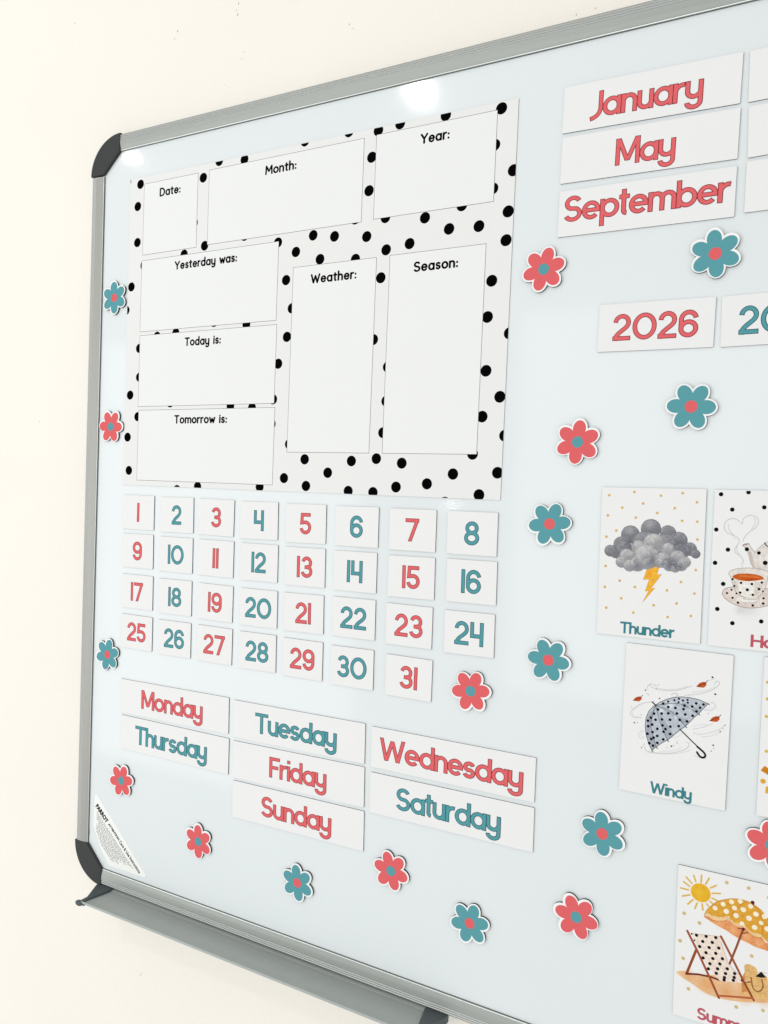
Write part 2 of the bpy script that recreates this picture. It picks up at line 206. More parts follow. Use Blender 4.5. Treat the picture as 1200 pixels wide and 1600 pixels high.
0.4,"curve"],["line",[[-21.61,36.46],[-20.46,36.51],[-20.13,39.56],[-17.93,42.18],[-13.84,43.34],[-10.09,41.48],[-9.02,38.01],[-10.66,33.92],[-13.75,31.26],
[-16.4,28.6],[-18.57,25.46],[-19.13,22.39]],0.39,[150,152,154],0.38,"curve"],["line",[[-30.7,35.55],[-29.79,31.0],[-27.05,27.57]],0.35,[150,152,154],0.35,"curve"],
["line",[[-23.38,18.6],[-23.71,15.53],[-21.2,11.61]],0.34,[150,152,154],0.3,"curve"],["line",[[-19.51,5.12],[-19.15,2.1]],0.39,[150,152,154],0.25,"curve"],
["line",[[-12.4,41.89],[-11.12,38.93],[-11.67,35.88],[-13.8,32.26]],0.34,[150,152,154],0.3,"curve"],["line",[[-26.94,25.02],[-24.54,23.62]],0.25,[150,152,154],
0.25,"curve"],["poly",[[-19.69,19.32],[-17.89,20.69],[-15.14,21.09],[-14.13,19.13],[-12.16,16.21],[-10.24,14.31],[-8.09,17.46],[-4.62,21.17],[-1.1,23.37],
[7.26,26.8],[12.13,17.16],[13.03,-2.6],[-0.36,-3.1],[-4.99,-0.94],[-10.59,1.69],[-13.06,5.55],[-14.73,12.02],[-16.8,16.95]],[226,220,214],1],["line",[[12.13,17.16],
[13.03,-2.6],[-0.36,-3.1],[-4.99,-0.94],[-10.59,1.69],[-13.06,5.55],[-14.73,12.02],[-16.8,16.95],[-19.69,19.32],[-17.89,20.69],[-15.14,21.09],[-14.13,19.13],
[-12.16,16.21],[-10.24,14.31],[-8.09,17.46],[-4.62,21.17],[-1.1,23.37],[7.26,26.8]],0.17,[120,92,80],0.7],["poly",[[-15.35,15.52],[-12.96,13.64],[-10.31,5.74],
[-10.13,1.72],[-12.55,4.58]],[170,140,125],0.35],["disc",-1.01,11.37,3.8,[245,240,234],0.8,"soft"],["disc",-7.39,1.91,2.87,[190,165,150],0.35,"soft"],["line",[[-3.76,22.22],
[-2.77,20.28],[-0.91,19.13]],0.43,[30,28,28],0.9,"curve"],["line",[[-19.45,19.33],[-17.4,19.95],[-15.58,20.56]],0.29,[110,80,66],0.9],["disc",-16.31,16.37,1.55,[10,10,12],
1],["disc",-7.57,13.97,1.34,[10,10,12],1],["disc",-2.74,6.5,1.72,[10,10,12],1],["disc",-12.85,-29.87,9.68,[190,192,194],0.35,"soft"],["disc",-19.27,-31.5,5.36,[196,196,196],
0.4,"soft"],["poly",[[-32.71,-20.43],[-32.11,-17.8],[-29.38,-15.27],[-22.86,-13.96],[-9.02,-12.83],[2.41,-14.4],[5.77,-19.12],[3.31,-24.34],[-1.51,-27.54],
[-10.56,-29.66],[-17.5,-29.55],[-24.6,-27.4],[-29.93,-24.29]],[224,212,204],1,"curve"],["line",[[-32.71,-20.43],[-32.11,-17.8],[-29.38,-15.27],[-22.86,-13.96],
[-9.02,-12.83],[2.41,-14.4],[5.77,-19.12],[3.31,-24.34],[-1.51,-27.54],[-10.56,-29.66],[-17.5,-29.55],[-24.6,-27.4],[-29.93,-24.29],[-32.71,-20.43]],0.24,[140,100,88],
0.75,"curve"],["disc",-25.41,-19.8,3.43,[240,232,226],0.6,"soft"],["disc",-3.95,-23.99,3.35,[240,232,226],0.5,"soft"],["poly",[[-20.39,-22.17],[-20.75,-24.5],
[-17.67,-25.75],[-10.74,-25.62],[-6.7,-23.74],[-6.58,-21.21]],[236,234,228],1,"curve"],["line",[[-20.33,-23.44],[-17.67,-25.64],[-10.74,-25.62],[-6.7,-23.74]],
0.19,[150,140,130],0.6,"curve"],["poly",[[-28.71,-3.94],[-26.93,-6.88],[-25.28,-12.12],[-23.19,-17.05],[-19.77,-20.33],[-16.46,-21.57],[-16.39,-23.09],
[-6.31,-22.19],[-6.83,-20.72],[-4.22,-17.98],[-1.73,-12.74],[-0.29,-4.6],[0.23,-1.06],[-2.34,0.76],[-9.67,1.75],[-16.57,1.52],[-23.49,0.27],[-27.62,-1.82]],
[228,222,214],1,"curve"],["line",[[-28.71,-3.94],[-26.93,-6.88],[-25.28,-12.12],[-23.19,-17.05],[-19.77,-20.33],[-16.46,-21.57],[-16.39,-23.09],[-6.31,-22.19],
[-6.83,-20.72],[-4.22,-17.98],[-1.73,-12.74],[-0.29,-4.6],[0.23,-1.06],[-2.34,0.76],[-9.67,1.75],[-16.57,1.52],[-23.49,0.27],[-27.62,-1.82],[-28.71,-3.94]],
0.17,[120,95,84],0.7,"curve"],["poly",[[-21.22,-8.74],[-20.35,-17.83],[-16.48,-21.06],[-10.48,-21.04],[-9.88,-8.86]],[244,242,238],0.7],["poly",[[-9.2,-8.81],
[-9.64,-19.45],[-5.15,-17.55],[-2.81,-8.81]],[200,190,182],0.35],["poly",[[-25.47,-8.04],[-21.69,-8.77],[-20.84,-17.37],[-23.21,-16.55]],[206,190,182],
0.4],["poly",[[-25.78,-6.28],[-23.3,-4.05],[-18.68,-3.05],[-11.76,-2.84],[-5.77,-3.76],[-3.18,-5.82],[-5.62,-7.12],[-13.8,-8.66],[-21.24,-8.33]],[200,92,32],
1,"curve"],["poly",[[-20.45,-5.11],[-15.86,-4.01],[-9.41,-4.03],[-4.77,-5.7],[-11.63,-5.71],[-17.64,-5.66]],[226,128,66],0.7,"curve"],["poly",[[-18.46,-8.11],
[-13.89,-6.65],[-5.66,-6.27],[-13.81,-8.56]],[160,56,20],0.5],["disc",-19.99,-4.98,0.68,[250,200,160],0.8,"soft"],["disc",-25.61,-8.06,0.88,[10,10,12],
1],["disc",-19.33,-10.47,0.97,[10,10,12],1],["disc",-11.45,-10.76,1.01,[10,10,12],1],["disc",-4.44,-9.04,0.91,[10,10,12],1],["disc",-24.06,-13.3,0.83,[10,10,12],
1],["disc",-26.02,-16.58,0.78,[10,10,12],1],["disc",-29.2,-19.46,0.84,[10,10,12],1],["disc",-19.59,-18.23,0.97,[10,10,12],1],["disc",-14.55,-15.62,1.16,[10,10,12],
1],["disc",-6.25,-14.37,1.01,[10,10,12],1],["disc",-10.52,-19.28,0.96,[10,10,12],1],["disc",-22.34,-19.18,0.68,[10,10,12],1],["disc",-24.99,-22.83,0.88,[10,10,12],
1],["disc",-20.86,-26.34,0.93,[10,10,12],1],["disc",-10.1,-27.54,0.96,[10,10,12],1],["disc",-2.75,-25.34,0.96,[10,10,12],1],["disc",-2.66,-21.31,0.86,[10,10,12],
1],["disc",-3.4,-15.89,0.67,[10,10,12],1]],"Summer":[["disc",-4.72,57.26,1.44,[206,180,116],0.9],["disc",11.37,56.92,1.41,[206,180,116],0.9],["disc",-35.86,23.7,1.5,[206,180,116],
0.9],["disc",-23.83,18.93,1.48,[206,180,116],0.9],["disc",-38.21,0.04,1.51,[206,180,116],0.9],["disc",-35.34,-13.89,1.5,[206,180,116],0.9],["disc",15.57,3.31,1.42,[206,180,116],
0.9],["disc",-30.34,-37.97,1.5,[206,180,116],0.9],["disc",5.88,-41.16,1.44,[206,180,116],0.9],["disc",25.26,-37.5,1.41,[206,180,116],0.9],["disc",26.0,52.96,1.39,[206,180,116],
0.9],["line",[[-29.61,56.83],[-27.95,52.32]],0.78,[222,180,80],0.95],["line",[[-35.36,54.04],[-30.87,50.05]],0.79,[222,180,80],0.95],["line",[[-37.31,49.76],
[-32.6,47.09]],0.79,[222,180,80],0.95],["line",[[-39.37,43.99],[-33.32,43.94]],0.79,[222,180,80],0.95],["line",[[-37.71,37.65],[-32.17,40.01]],0.79,[222,180,80],
0.95],["line",[[-33.3,32.06],[-29.71,36.61]],0.79,[222,180,80],0.95],["line",[[-27.8,29.94],[-26.31,34.65]],0.78,[222,180,80],0.95],["line",[[-21.61,30.28],
[-22.44,34.97]],0.78,[222,180,80],0.95],["line",[[-17.65,34.47],[-18.94,36.09]],0.77,[222,180,80],0.95],["line",[[-16.59,38.77],[-12.41,35.89]],0.77,[222,180,80],
0.95],["line",[[-15.23,41.79],[-10.97,40.88]],0.77,[222,180,80],0.95],["line",[[-15.21,45.79],[-9.18,47.2]],0.77,[222,180,80],0.95],["line",[[-16.58,49.88],
[-12.38,52.91]],0.77,[222,180,80],0.95],["line",[[-20.35,52.03],[-17.93,57.53]],0.77,[222,180,80],0.95],["line",[[-23.83,52.65],[-23.71,58.57]],0.78,[222,180,80],
0.95],["disc",-23.84,43.98,8.14,[236,196,110],0.5,"soft"],["disc",-23.84,43.98,7.62,[232,180,48],1],["disc",-25.0,44.13,5.2,[242,196,72],0.6,"soft"],["poly",[[-40.01,-27.41],
[-33.37,-23.98],[-23.36,-23.58],[-0.75,-17.41],[15.01,-15.11],[30.56,-17.13],[38.36,-22.37],[29.5,-29.59],[15.72,-34.12],[-0.01,-37.53],[-14.59,-37.84],
[-26.32,-33.52]],[232,176,120],0.75,"curve"],["disc",-16.54,-29.51,9.56,[222,150,84],0.5,"soft"],["disc",-1.85,-31.04,7.7,[222,150,84],0.5,"soft"],["disc",11.64,-30.2,8.43,[222,150,84],
0.45,"soft"],["disc",-30.75,-26.79,6.17,[222,150,84],0.4,"soft"],["disc",24.87,-29.37,6.65,[222,150,84],0.4,"soft"],["poly",[[-20.21,25.75],[-16.83,23.12],
[-10.22,20.52],[-2.87,18.18],[4.43,14.99],[12.39,12.93],[18.7,11.3],[27.98,10.58],[37.17,9.03],[36.59,24.29],[26.21,16.97],[21.44,20.78],[9.58,25.22],[-2.4,27.13]],
[228,150,96],1,"curve"],["disc",-8.71,23.6,4.7,[242,190,140],0.6,"soft"],["disc",1.05,20.18,4.65,[242,190,140],0.6,"soft"],["disc",10.64,17.66,5.02,[242,190,140],
0.6,"soft"],["disc",20.1,15.18,4.56,[242,190,140],0.6,"soft"],["poly",[[-20.39,26.15],[-19.52,29.51],[-16.42,34.36],[-10.94,40.27],[-3.04,44.4],[4.05,46.28],
[10.36,46.21],[15.1,45.04],[21.43,41.55],[27.05,35.33],[32.72,26.6],[33.04,18.11],[26.17,17.82],[22.22,20.57],[16.02,20.52],[11.16,24.8],[8.83,24.14],[4.07,24.55],
[-1.66,28.66],[-7.18,25.8],[-13.66,25.78],[-17.01,27.97]],[222,164,60],1,"curve"],["poly",[[-19.8,25.86],[-18.68,28.85],[-13.73,27.54],[-7.27,28.43],[-2.14,30.73],
[-1.25,28.33],[-7.16,25.37],[-13.61,24.46],[-17.36,26.53]],[240,206,160],0.9,"curve"],["poly",[[-1.25,28.33],[2.42,26.28],[8.7,27.6],[10.35,25.44],[8.84,23.96],
[3.3,23.89],[-0.75,25.83]],[240,206,160],0.9,"curve"],["poly",[[10.37,25.01],[15.16,22.45],[21.38,22.49],[22.22,20.57],[16.05,19.66],[12.04,22.43]],[240,206,160],
0.9,"curve"],["line",[[9.61,45.49],[4.31,39.52],[0.2,32.26],[-1.21,27.46]],0.25,[180,110,40],0.7,"curve"],["line",[[14.71,44.94],[19.93,40.28],[22.23,30.53],
[22.21,21.0]],0.25,[180,110,40],0.6,"curve"],["line",[[-20.37,25.71],[-13.6,24.02],[-7.14,24.93],[-1.5,28.7]],0.26,[190,120,60],0.6,"curve"],["line",[[-1.45,27.4],
[3.3,23.89],[9.61,24.19],[16.05,19.66],[22.24,20.14]],0.25,[190,120,60],0.6,"curve"],["line",[[-20.39,26.15],[-19.52,29.51],[-16.42,34.36],[-10.94,40.27],
[-3.04,44.4],[4.05,46.28],[10.36,46.21],[15.1,45.04],[21.43,41.55]],0.25,[170,110,50],0.6,"curve"],["disc",-6.78,39.17,1.87,[248,238,214],1],["disc",-0.66,42.57,1.86,[248,238,214],
1],["disc",5.61,44.77,1.85,[248,238,214],1],["disc",-12.59,34.33,1.88,[248,238,214],1],["disc",-4.26,33.94,2.04,[248,238,214],1],["disc",1.74,38.21,1.85,[248,238,214],
1],["disc",8.13,38.63,2.01,[248,238,214],1],["disc",13.31,42.82,1.83,[248,238,214],1],["disc",3.14,32.54,2.02,[248,238,214],1],["disc",12.51,32.94,2.08,[248,238,214],
1],["disc",17.32,37.57,1.99,[248,238,214],1],["disc",23.52,37.37,1.97,[248,238,214],1],["disc",16.87,26.76,1.99,[248,238,214],1],["disc",21.26,31.64,1.65,[248,238,214],
1],["disc",7.61,27.29,1.68,[248,238,214],1],["disc",25.79,28.07,1.97,[248,238,214],1],["disc",14.66,46.23,1.41,[96,30,34],1],["line",[[14.68,45.8],[15.11,44.61]],
0.66,[96,30,34],1],["line",[[8.71,23.23],[3.96,6.07],[-0.59,-8.96]],0.93,[150,80,50],1],["line",[[8.71,23.23],[4.94,22.6]],0.42,[120,60,40],1],["line",[[7.82,19.48],
[12.08,21.13]],0.42,[120,60,40],1],["disc",8.71,23.05,1.26,[100,40,40],1],["poly",[[10.72,-5.5],[14.59,-3.88],[19.33,-5.48],[20.66,-9.85],[27.24,-10.4],
[27.49,-27.21],[19.45,-29.41],[10.8,-28.72],[8.85,-18.8],[10.96,-12.0]],[226,184,120],1,"curve"],["line",[[10.87,-9.4],[19.44,-8.49],[26.73,-7.09]],0.33,[196,150,90],
0.6,"curve"],["line",[[11.06,-14.6],[19.63,-13.65],[26.92,-12.23]],0.33,[196,150,90],0.6,"curve"],["line",[[11.29,-20.66],[19.86,-19.68],[27.15,-18.22]],
0.33,[196,150,90],0.6,"curve"],["line",[[11.48,-25.86],[20.05,-24.85],[27.34,-23.36]],0.33,[196,150,90],0.6,"curve"],["line",[[15.75,-14.0],[17.61,-22.14],
[21.56,-23.49],[24.48,-19.07],[23.5,-13.31]],0.59,[150,90,50],0.9,"curve"],["poly",[[18.8,-12.17],[22.87,-6.99],[26.48,-10.63],[22.67,-12.0]],[30,30,34],
1],["poly",[[8.79,-17.07],[10.93,-11.13],[13.07,-26.23],[9.6,-28.23]],[200,130,70],0.8],["line",[[-25.72,-4.51],[-32.29,-25.91]],1.14,[150,74,44],1],["line",[[-32.29,-25.91],
[-23.36,-23.58],[-13.51,-22.74],[-6.98,-23.36]],0.87,[110,50,36],1],["poly",[[-29.94,8.66],[-18.01,10.74],[-7.89,12.32],[-6.46,6.53],[-1.11,-7.8],[5.49,-13.7],
[11.97,-17.82],[15.12,-18.13],[2.62,-22.09],[-6.96,-23.8],[-15.4,-15.73],[-22.37,-5.31]],[238,222,208],1],["line",[[-29.94,8.66],[-18.0,10.47],[-7.88,12.14]],
0.26,[190,160,140],0.8],["line",[[-7.33,8.05],[-1.11,-7.8],[5.49,-13.7],[15.11,-17.87]],0.26,[190,160,140],0.8],["disc",-25.77,8.24,1.31,[18,18,20],1],
["disc",-18.46,9.36,1.3,[18,18,20],1],["disc",-11.23,10.47,1.29,[18,18,20],1],["disc",-20.83,4.47,1.3,[18,18,20],1],["disc",-13.66,5.76,1.29,[18,18,20],
1],["disc",-23.05,-0.39,1.31,[18,18,20],1],["disc",-15.85,0.92,1.3,[18,18,20],1],["disc",-8.66,2.6,1.29,[18,18,20],1],["disc",-18.05,-4.02,1.3,[18,18,20],
1],["disc",-10.75,-2.38,1.29,[18,18,20],1],["disc",-20.09,-8.93,1.31,[18,18,20],1],["disc",-12.77,-7.26,1.29,[18,18,20],1],["disc",-5.63,-5.27,1.28,[18,18,20],
1],["disc",-14.8,-12.15,1.3,[18,18,20],1],["disc",-7.39,-10.07,1.29,[18,18,20],1],["disc",-15.78,-16.65,1.3,[18,18,20],1],["disc",-8.92,-14.54,1.29,[18,18,20],
1],["disc",-1.74,-12.32,1.28,[18,18,20],1],["disc",-9.75,-18.53,1.29,[18,18,20],1],["disc",-2.87,-16.57,1.28,[18,18,20],1],["disc",3.77,-14.5,1.27,[18,18,20],
1],["disc",-3.55,-20.06,1.28,[18,18,20],1],["disc",3.57,-17.74,1.27,[18,18,20],1],["disc",-3.79,-22.18,1.28,[18,18,20],1],["disc",3.03,-20.29,1.27,[18,18,20],
1],["disc",9.62,-18.3,1.27,[18,18,20],1],["disc",-29.52,8.33,0.7,[18,18,20],1],["disc",-27.26,3.58,0.7,[18,18,20],1],["line",[[-32.92,9.8],[-23.12,-7.33],
[-13.4,-25.83],[-7.09,-37.9]],1.04,[150,74,44],1],["line",[[-7.33,12.48],[1.07,-1.84],[11.26,-19.8],[18.36,-31.51]],1.02,[150,74,44],1],["line",[[-7.16,-36.14],
[6.2,-32.85],[17.53,-30.21]],0.93,[186,100,60],1],["line",[[-33.26,9.97],[-8.14,-35.75]],0.21,[206,120,84],0.6],["line",[[-6.98,11.69],[11.19,-18.06]],
0.21,[206,120,84],0.6],["line",[[12.02,-19.12],[15.49,-17.58]],0.5,[150,74,44],1]],"Sunny":[["disc",-38.69,43.25,1.25,[214,176,70],0.9],["disc",-38.18,30.13,1.25,[214,176,70],
0.9],["disc",-38.27,16.31,1.25,[214,176,70],0.9],["disc",-36.98,-11.03,1.26,[214,176,70],0.9],["disc",-38.22,-35.06,1.95,[224,170,64],1],["poly",[[-40.34,-26.89],
[-37.83,-22.77],[-29.83,-26.03],[-31.74,-30.86]],[214,132,30],1],["poly",[[-36.19,-38.99],[-29.31,-36.98],[-28.99,-43.52],[-36.27,-44.21]],[224,172,60],
1],["disc",-23.41,-4.72,10.67,[236,186,60],1],["disc",-23.41,-4.72,6.74,[244,200,90],0.7,"soft"]]}}''')

# ------------------------------------------------------------------ materials
def lin(c):
    c = c / 255.0
    return c / 12.92 if c <= 0.04045 else ((c + 0.055) / 1.055) ** 2.4
KA = 0.98
def rgb(*c, k=KA):
    return tuple(min(0.95, lin(v) * k) for v in c) + (1,)

def mat(name, color, rough=0.8, spec=0.1, metal=0.0, var=0.0, var_scale=30.0, bump=0.0, bump_scale=400.0, coat=0.0, coat_rough=0.1, stretch=None):
    m = bpy.data.materials.new(name)
    m.use_nodes = True
    n = m.node_tree
    b = n.nodes["Principled BSDF"]
    b.inputs["Base Color"].default_value = color
    b.inputs["Roughness"].default_value = rough
    b.inputs["Metallic"].default_value = metal
    b.inputs["Specular IOR Level"].default_value = spec
    b.inputs["Coat Weight"].default_value = coat
    b.inputs["Coat Roughness"].default_value = coat_rough
    t = n.nodes.new("ShaderNodeTexCoord")
    vec = t.outputs["Object"]
    if stretch:
        mp = n.nodes.new("ShaderNodeMapping")
        mp.inputs["Scale"].default_value = stretch
        n.links.new(vec, mp.inputs["Vector"])
        vec = mp.outputs["Vector"]
    if var > 0:
        nz = n.nodes.new("ShaderNodeTexNoise")
        nz.inputs["Scale"].default_value = var_scale
        nz.inputs["Detail"].default_value = 6
        n.links.new(vec, nz.inputs["Vector"])
        mx = n.nodes.new("ShaderNodeMix")
        mx.data_type = 'RGBA'
        mx.inputs[6].default_value = tuple(v * (1 - var) for v in color[:3]) + (1,)
        mx.inputs[7].default_value = tuple(min(1, v * (1 + var)) for v in color[:3]) + (1,)
        n.links.new(nz.outputs["Fac"], mx.inputs[0])
        n.links.new(mx.outputs[2], b.inputs["Base Color"])
    if bump > 0:
        nb = n.nodes.new("ShaderNodeTexNoise")
        nb.inputs["Scale"].default_value = bump_scale
        nb.inputs["Detail"].default_value = 4
        n.links.new(vec, nb.inputs["Vector"])
        bp = n.nodes.new("ShaderNodeBump")
        bp.inputs["Strength"].default_value = 1.0
        bp.inputs["Distance"].default_value = bump
        n.links.new(nb.outputs["Fac"], bp.inputs["Height"])
        n.links.new(bp.outputs["Normal"], b.inputs["Normal"])
    return m

M = {
    'wall': mat('wall_paint', rgb(249, 244, 235), 0.9, 0.05, var=0.02, var_scale=6, bump=0.0006, bump_scale=150),
    'board': mat('whiteboard_enamel', rgb(230, 236, 237), 0.6, 0.15, var=0.03, var_scale=3.2, bump=0.000006, bump_scale=500, coat=0.55, coat_rough=0.07),
    'alu_h': mat('brushed_aluminium_level', (0.375, 0.395, 0.375, 1), 0.50, 0.4, metal=0.6, var=0.10, var_scale=60, stretch=(0.06, 6, 12)),
    'alu_v': mat('brushed_aluminium_upright', (0.37, 0.37, 0.345, 1), 0.50, 0.4, metal=0.6, var=0.10, var_scale=60, stretch=(12, 6, 0.06)),
    'rib_highlight': mat('aluminium_painted_highlight', (0.72, 0.74, 0.72, 1), 0.35, 0.5, metal=0.5),  # paler copy of the aluminium: light caught on ribs and lip, painted in
    'tray': mat('satin_aluminium_tray', (0.45, 0.48, 0.46, 1), 0.6, 0.4, metal=0.3, var=0.05, var_scale=40, bump=0.00003, bump_scale=900),
    'cap': mat('dark_grey_plastic', rgb(52, 55, 54), 0.55, 0.3, var=0.10, var_scale=90, bump=0.00006, bump_scale=1500),
    'clip': mat('grey_plastic_clip', rgb(82, 90, 92), 0.5, 0.35, var=0.08, var_scale=90),
    'lip_shade': mat('painted_lip_shade', rgb(90, 98, 96), 0.8, 0.1),  # shade on the rail's inner lip, put in as a dark colour
    'magnet': mat('black_magnet_sheet', rgb(34, 38, 40), 0.8, 0.2),
    'card': mat('card_stock', rgb(240, 240, 239), 0.75, 0.06, var=0.012, var_scale=60, bump=0.00002, bump_scale=1200),
    'poster': mat('poster_sheet', rgb(237, 237, 235), 0.7, 0.08, var=0.015, var_scale=25, bump=0.00002, bump_scale=900),
    'box': mat('poster_box_white', rgb(240, 241, 240), 0.7, 0.06, var=0.008, var_scale=40, bump=0.00002, bump_scale=900),
    'ink': mat('black_ink', rgb(8, 8, 9), 0.9, 0.0),
    'line': mat('thin_box_line', rgb(70, 70, 72), 0.9, 0.0),
    'red': mat('coral_ink', rgb(228, 106, 109), 0.85, 0.03, var=0.05, var_scale=300),
    'teal': mat('teal_ink', rgb(88, 158, 165), 0.85, 0.03, var=0.05, var_scale=300),
    'reddark': mat('coral_outline_ink', rgb(128, 44, 52), 0.9, 0.0),
    'tealdark': mat('teal_outline_ink', rgb(26, 74, 84), 0.9, 0.0),
    'redp': mat('coral_picture_caption_ink', rgb(196, 92, 106), 0.85, 0.03),
    'tealp': mat('teal_picture_caption_ink', rgb(64, 134, 142), 0.85, 0.03),
    'redpd': mat('coral_caption_edge_ink', rgb(160, 62, 78), 0.85, 0.0),
    'tealpd': mat('teal_caption_edge_ink', rgb(52, 108, 118), 0.85, 0.0),
    'fred': mat('flower_coral', rgb(227, 104, 107), 0.8, 0.04, var=0.05, var_scale=250, bump=0.00003, bump_scale=1200),
    'fteal': mat('flower_teal', rgb(95, 160, 168), 0.8, 0.04, var=0.05, var_scale=250, bump=0.00003, bump_scale=1200),
    'white': mat('flower_rim_white', rgb(248, 248, 247), 0.7, 0.08),
    'sticker': mat('sticker_paper', rgb(247, 248, 244), 0.6, 0.1, var=0.01, var_scale=90),
    'chip': mat('bared_plaster', rgb(178, 172, 164), 0.95, 0.0),
    'chipd': mat('dark_scuff', rgb(118, 112, 106), 0.95, 0.0),
}
# printed pictures: pigment stored per vertex
mp_ = bpy.data.materials.new("watercolour_print")
mp_.use_nodes = True
b_ = mp_.node_tree.nodes["Principled BSDF"]
b_.inputs["Roughness"].default_value = 0.75
b_.inputs["Specular IOR Level"].default_value = 0.05
at_ = mp_.node_tree.nodes.new("ShaderNodeAttribute")
at_.attribute_name = "pigment"
mp_.node_tree.links.new(at_.outputs["Color"], b_.inputs["Base Color"])
M['print'] = mp_

# ------------------------------------------------------------------ helpers
def tag(o, label=None, cat=None, group=None, kind=None):
    if label: o["label"] = label
    if cat: o["category"] = cat
    if group: o["group"] = group
    if kind: o["kind"] = kind
    return o

def empty(name, x, z, ang=0.0, y=0.0):
    o = bpy.data.objects.new(name, None)
    o.empty_display_size = 0.02
    o.location = (x, y, z)
    o.rotation_euler = (0, -ang, 0)      # turn in the plane of the board, anticlockwise for the viewer
    col.objects.link(o)
    return o

def mesh_obj(name, verts, faces, mats, parent=None, mi=None, smooth=False):
    me = bpy.data.meshes.new(name)
    me.from_pydata(verts, [], faces)
    for m in (mats if isinstance(mats, (list, tuple)) else [mats]):
        me.materials.append(m)
    if mi is not None:
        me.polygons.foreach_set("material_index", mi)
    if smooth:
        me.polygons.foreach_set("use_smooth", [True] * len(me.polygons))
    me.update()
    o = bpy.data.objects.new(name, me)
    col.objects.link(o)
    if parent is not None:
        o.parent = parent
    return o

def prism(name, poly, y0, y1, m, parent=None, bevel=0.0, side=None):
    """poly: (x, z) counter-clockwise seen by the viewer; from y0 (back) to y1 (front, smaller y). bevel rounds the front edge"""
    n = len(poly)
    rings = [[(x, y0, z) for x, z in poly]]
    if bevel > 0:
        cx = sum(p[0] for p in poly) / n
        cz = sum(p[1] for p in poly) / n
        ins = inset(poly, bevel)
        ins2 = inset(poly, bevel * 0.3)
        rings.append([(x, y1 + bevel, z) for x, z in poly])
        rings.append([(x, y1 + bevel * 0.3, z) for x, z in ins2])
        rings.append([(x, y1, z) for x, z in ins])
    else:
        rings.append([(x, y1, z) for x, z in poly])
    v = [p for r in rings for p in r]
    f = []
    mi = []
    for k in range(len(rings) - 1):
        for i in range(n):
            j = (i + 1) % n
            f.append((k * n + i, k * n + j, (k + 1) * n + j, (k + 1) * n + i))
            mi.append(1 if side and k == 0 else 0)
    last = (len(rings) - 1) * n
    f.append(tuple(last + i for i in range(n)))
    mi.append(0)
    f.append(tuple(reversed(range(n))))
    mi.append(1 if side else 0)
    return mesh_obj(name, v, f, [m, side] if side else [m], parent, mi)

def inset(poly, d):
    n = len(poly)
    out = []
    for i in range(n):
        a, b, c = Vector(poly[i - 1]), Vector(poly[i]), Vector(poly[(i + 1) % n])
        e1 = (b - a).normalized()
        e2 = (c - b).normalized()
        n1 = Vector((-e1.y, e1.x))
        n2 = Vector((-e2.y, e2.x))
        m = (n1 + n2)
        if m.length < 1e-6:
            m = n1
        m.normalize()
        k = max(0.4, m.dot(n1))
        q = b + m * (d / k)
        out.append((q.x, q.y))
    return out

def rect(x0, z0, x1, z1):
    return [(x0, z0), (x1, z0), (x1, z1), (x0, z1)]

def rrect(w, h, r=0.0008, n=3):
    p = []
    for cx, cz, a0 in ((w / 2 - r, -h / 2 + r, -90), (w / 2 - r, h / 2 - r, 0), (-w / 2 + r, h / 2 - r, 90), (-w / 2 + r, -h / 2 + r, 180)):
        for k in range(n + 1):
            a = math.radians(a0 + 90 * k / n)
            p.append((cx + r * math.cos(a), cz + r * math.sin(a)))
    return p

def clip_poly(poly, x0, z0, x1, z1):
    def clip(ps, f, inter):
        o = []
        for i in range(len(ps)):
            a, b = ps[i - 1], ps[i]
            if f(b):
                if not f(a): o.append(inter(a, b))
                o.append(b)
            elif f(a):
                o.append(inter(a, b))
        return o
    def ix(v): return lambda a, b: (v, a[1] + (b[1] - a[1]) * (v - a[0]) / (b[0] - a[0]))
    def iz(v): return lambda a, b: (a[0] + (b[0] - a[0]) * (v - a[1]) / (b[1] - a[1]), v)
    for f, it in ((lambda p: p[0] >= x0, ix(x0)), (lambda p: p[0] <= x1, ix(x1)), (lambda p: p[1] >= z0, iz(z0)), (lambda p: p[1] <= z1, iz(z1))):
        if not poly: break
        poly = clip(poly, f, it)
    return poly

# ------------------------------------------------------------------ lettering: drawn letter by letter as strokes
H = 0.085
XH = 0.72
def arc(cx, cy, rx, ry, a0, a1, n=None):
    n = n or max(6, int(abs(a1 - a0) / 11))
    return [(cx + rx * math.cos(math.radians(a0 + (a1 - a0) * k / n)), cy + ry * math.sin(math.radians(a0 + (a1 - a0) * k / n))) for k in range(n + 1)]
def bez(p0, p1, p2, p3, n=10):
    return [tuple((1 - t) ** 3 * p0[i] + 3 * (1 - t) ** 2 * t * p1[i] + 3 * (1 - t) * t * t * p2[i] + t ** 3 * p3[i] for i in (0, 1)) for t in [k / n for k in range(n + 1)]]
def ring(cx, cy, rx, ry): return ('o', arc(cx, cy, rx, ry, 0, 360, 36)[:-1])
def S(*pts): return ('s', list(pts))
def Sl(pts): return ('s', pts)
def Dg(x0, y0, x1, y1): return ('d', (x0, y0, x1, y1))
XC = 0.36; RY = 0.275
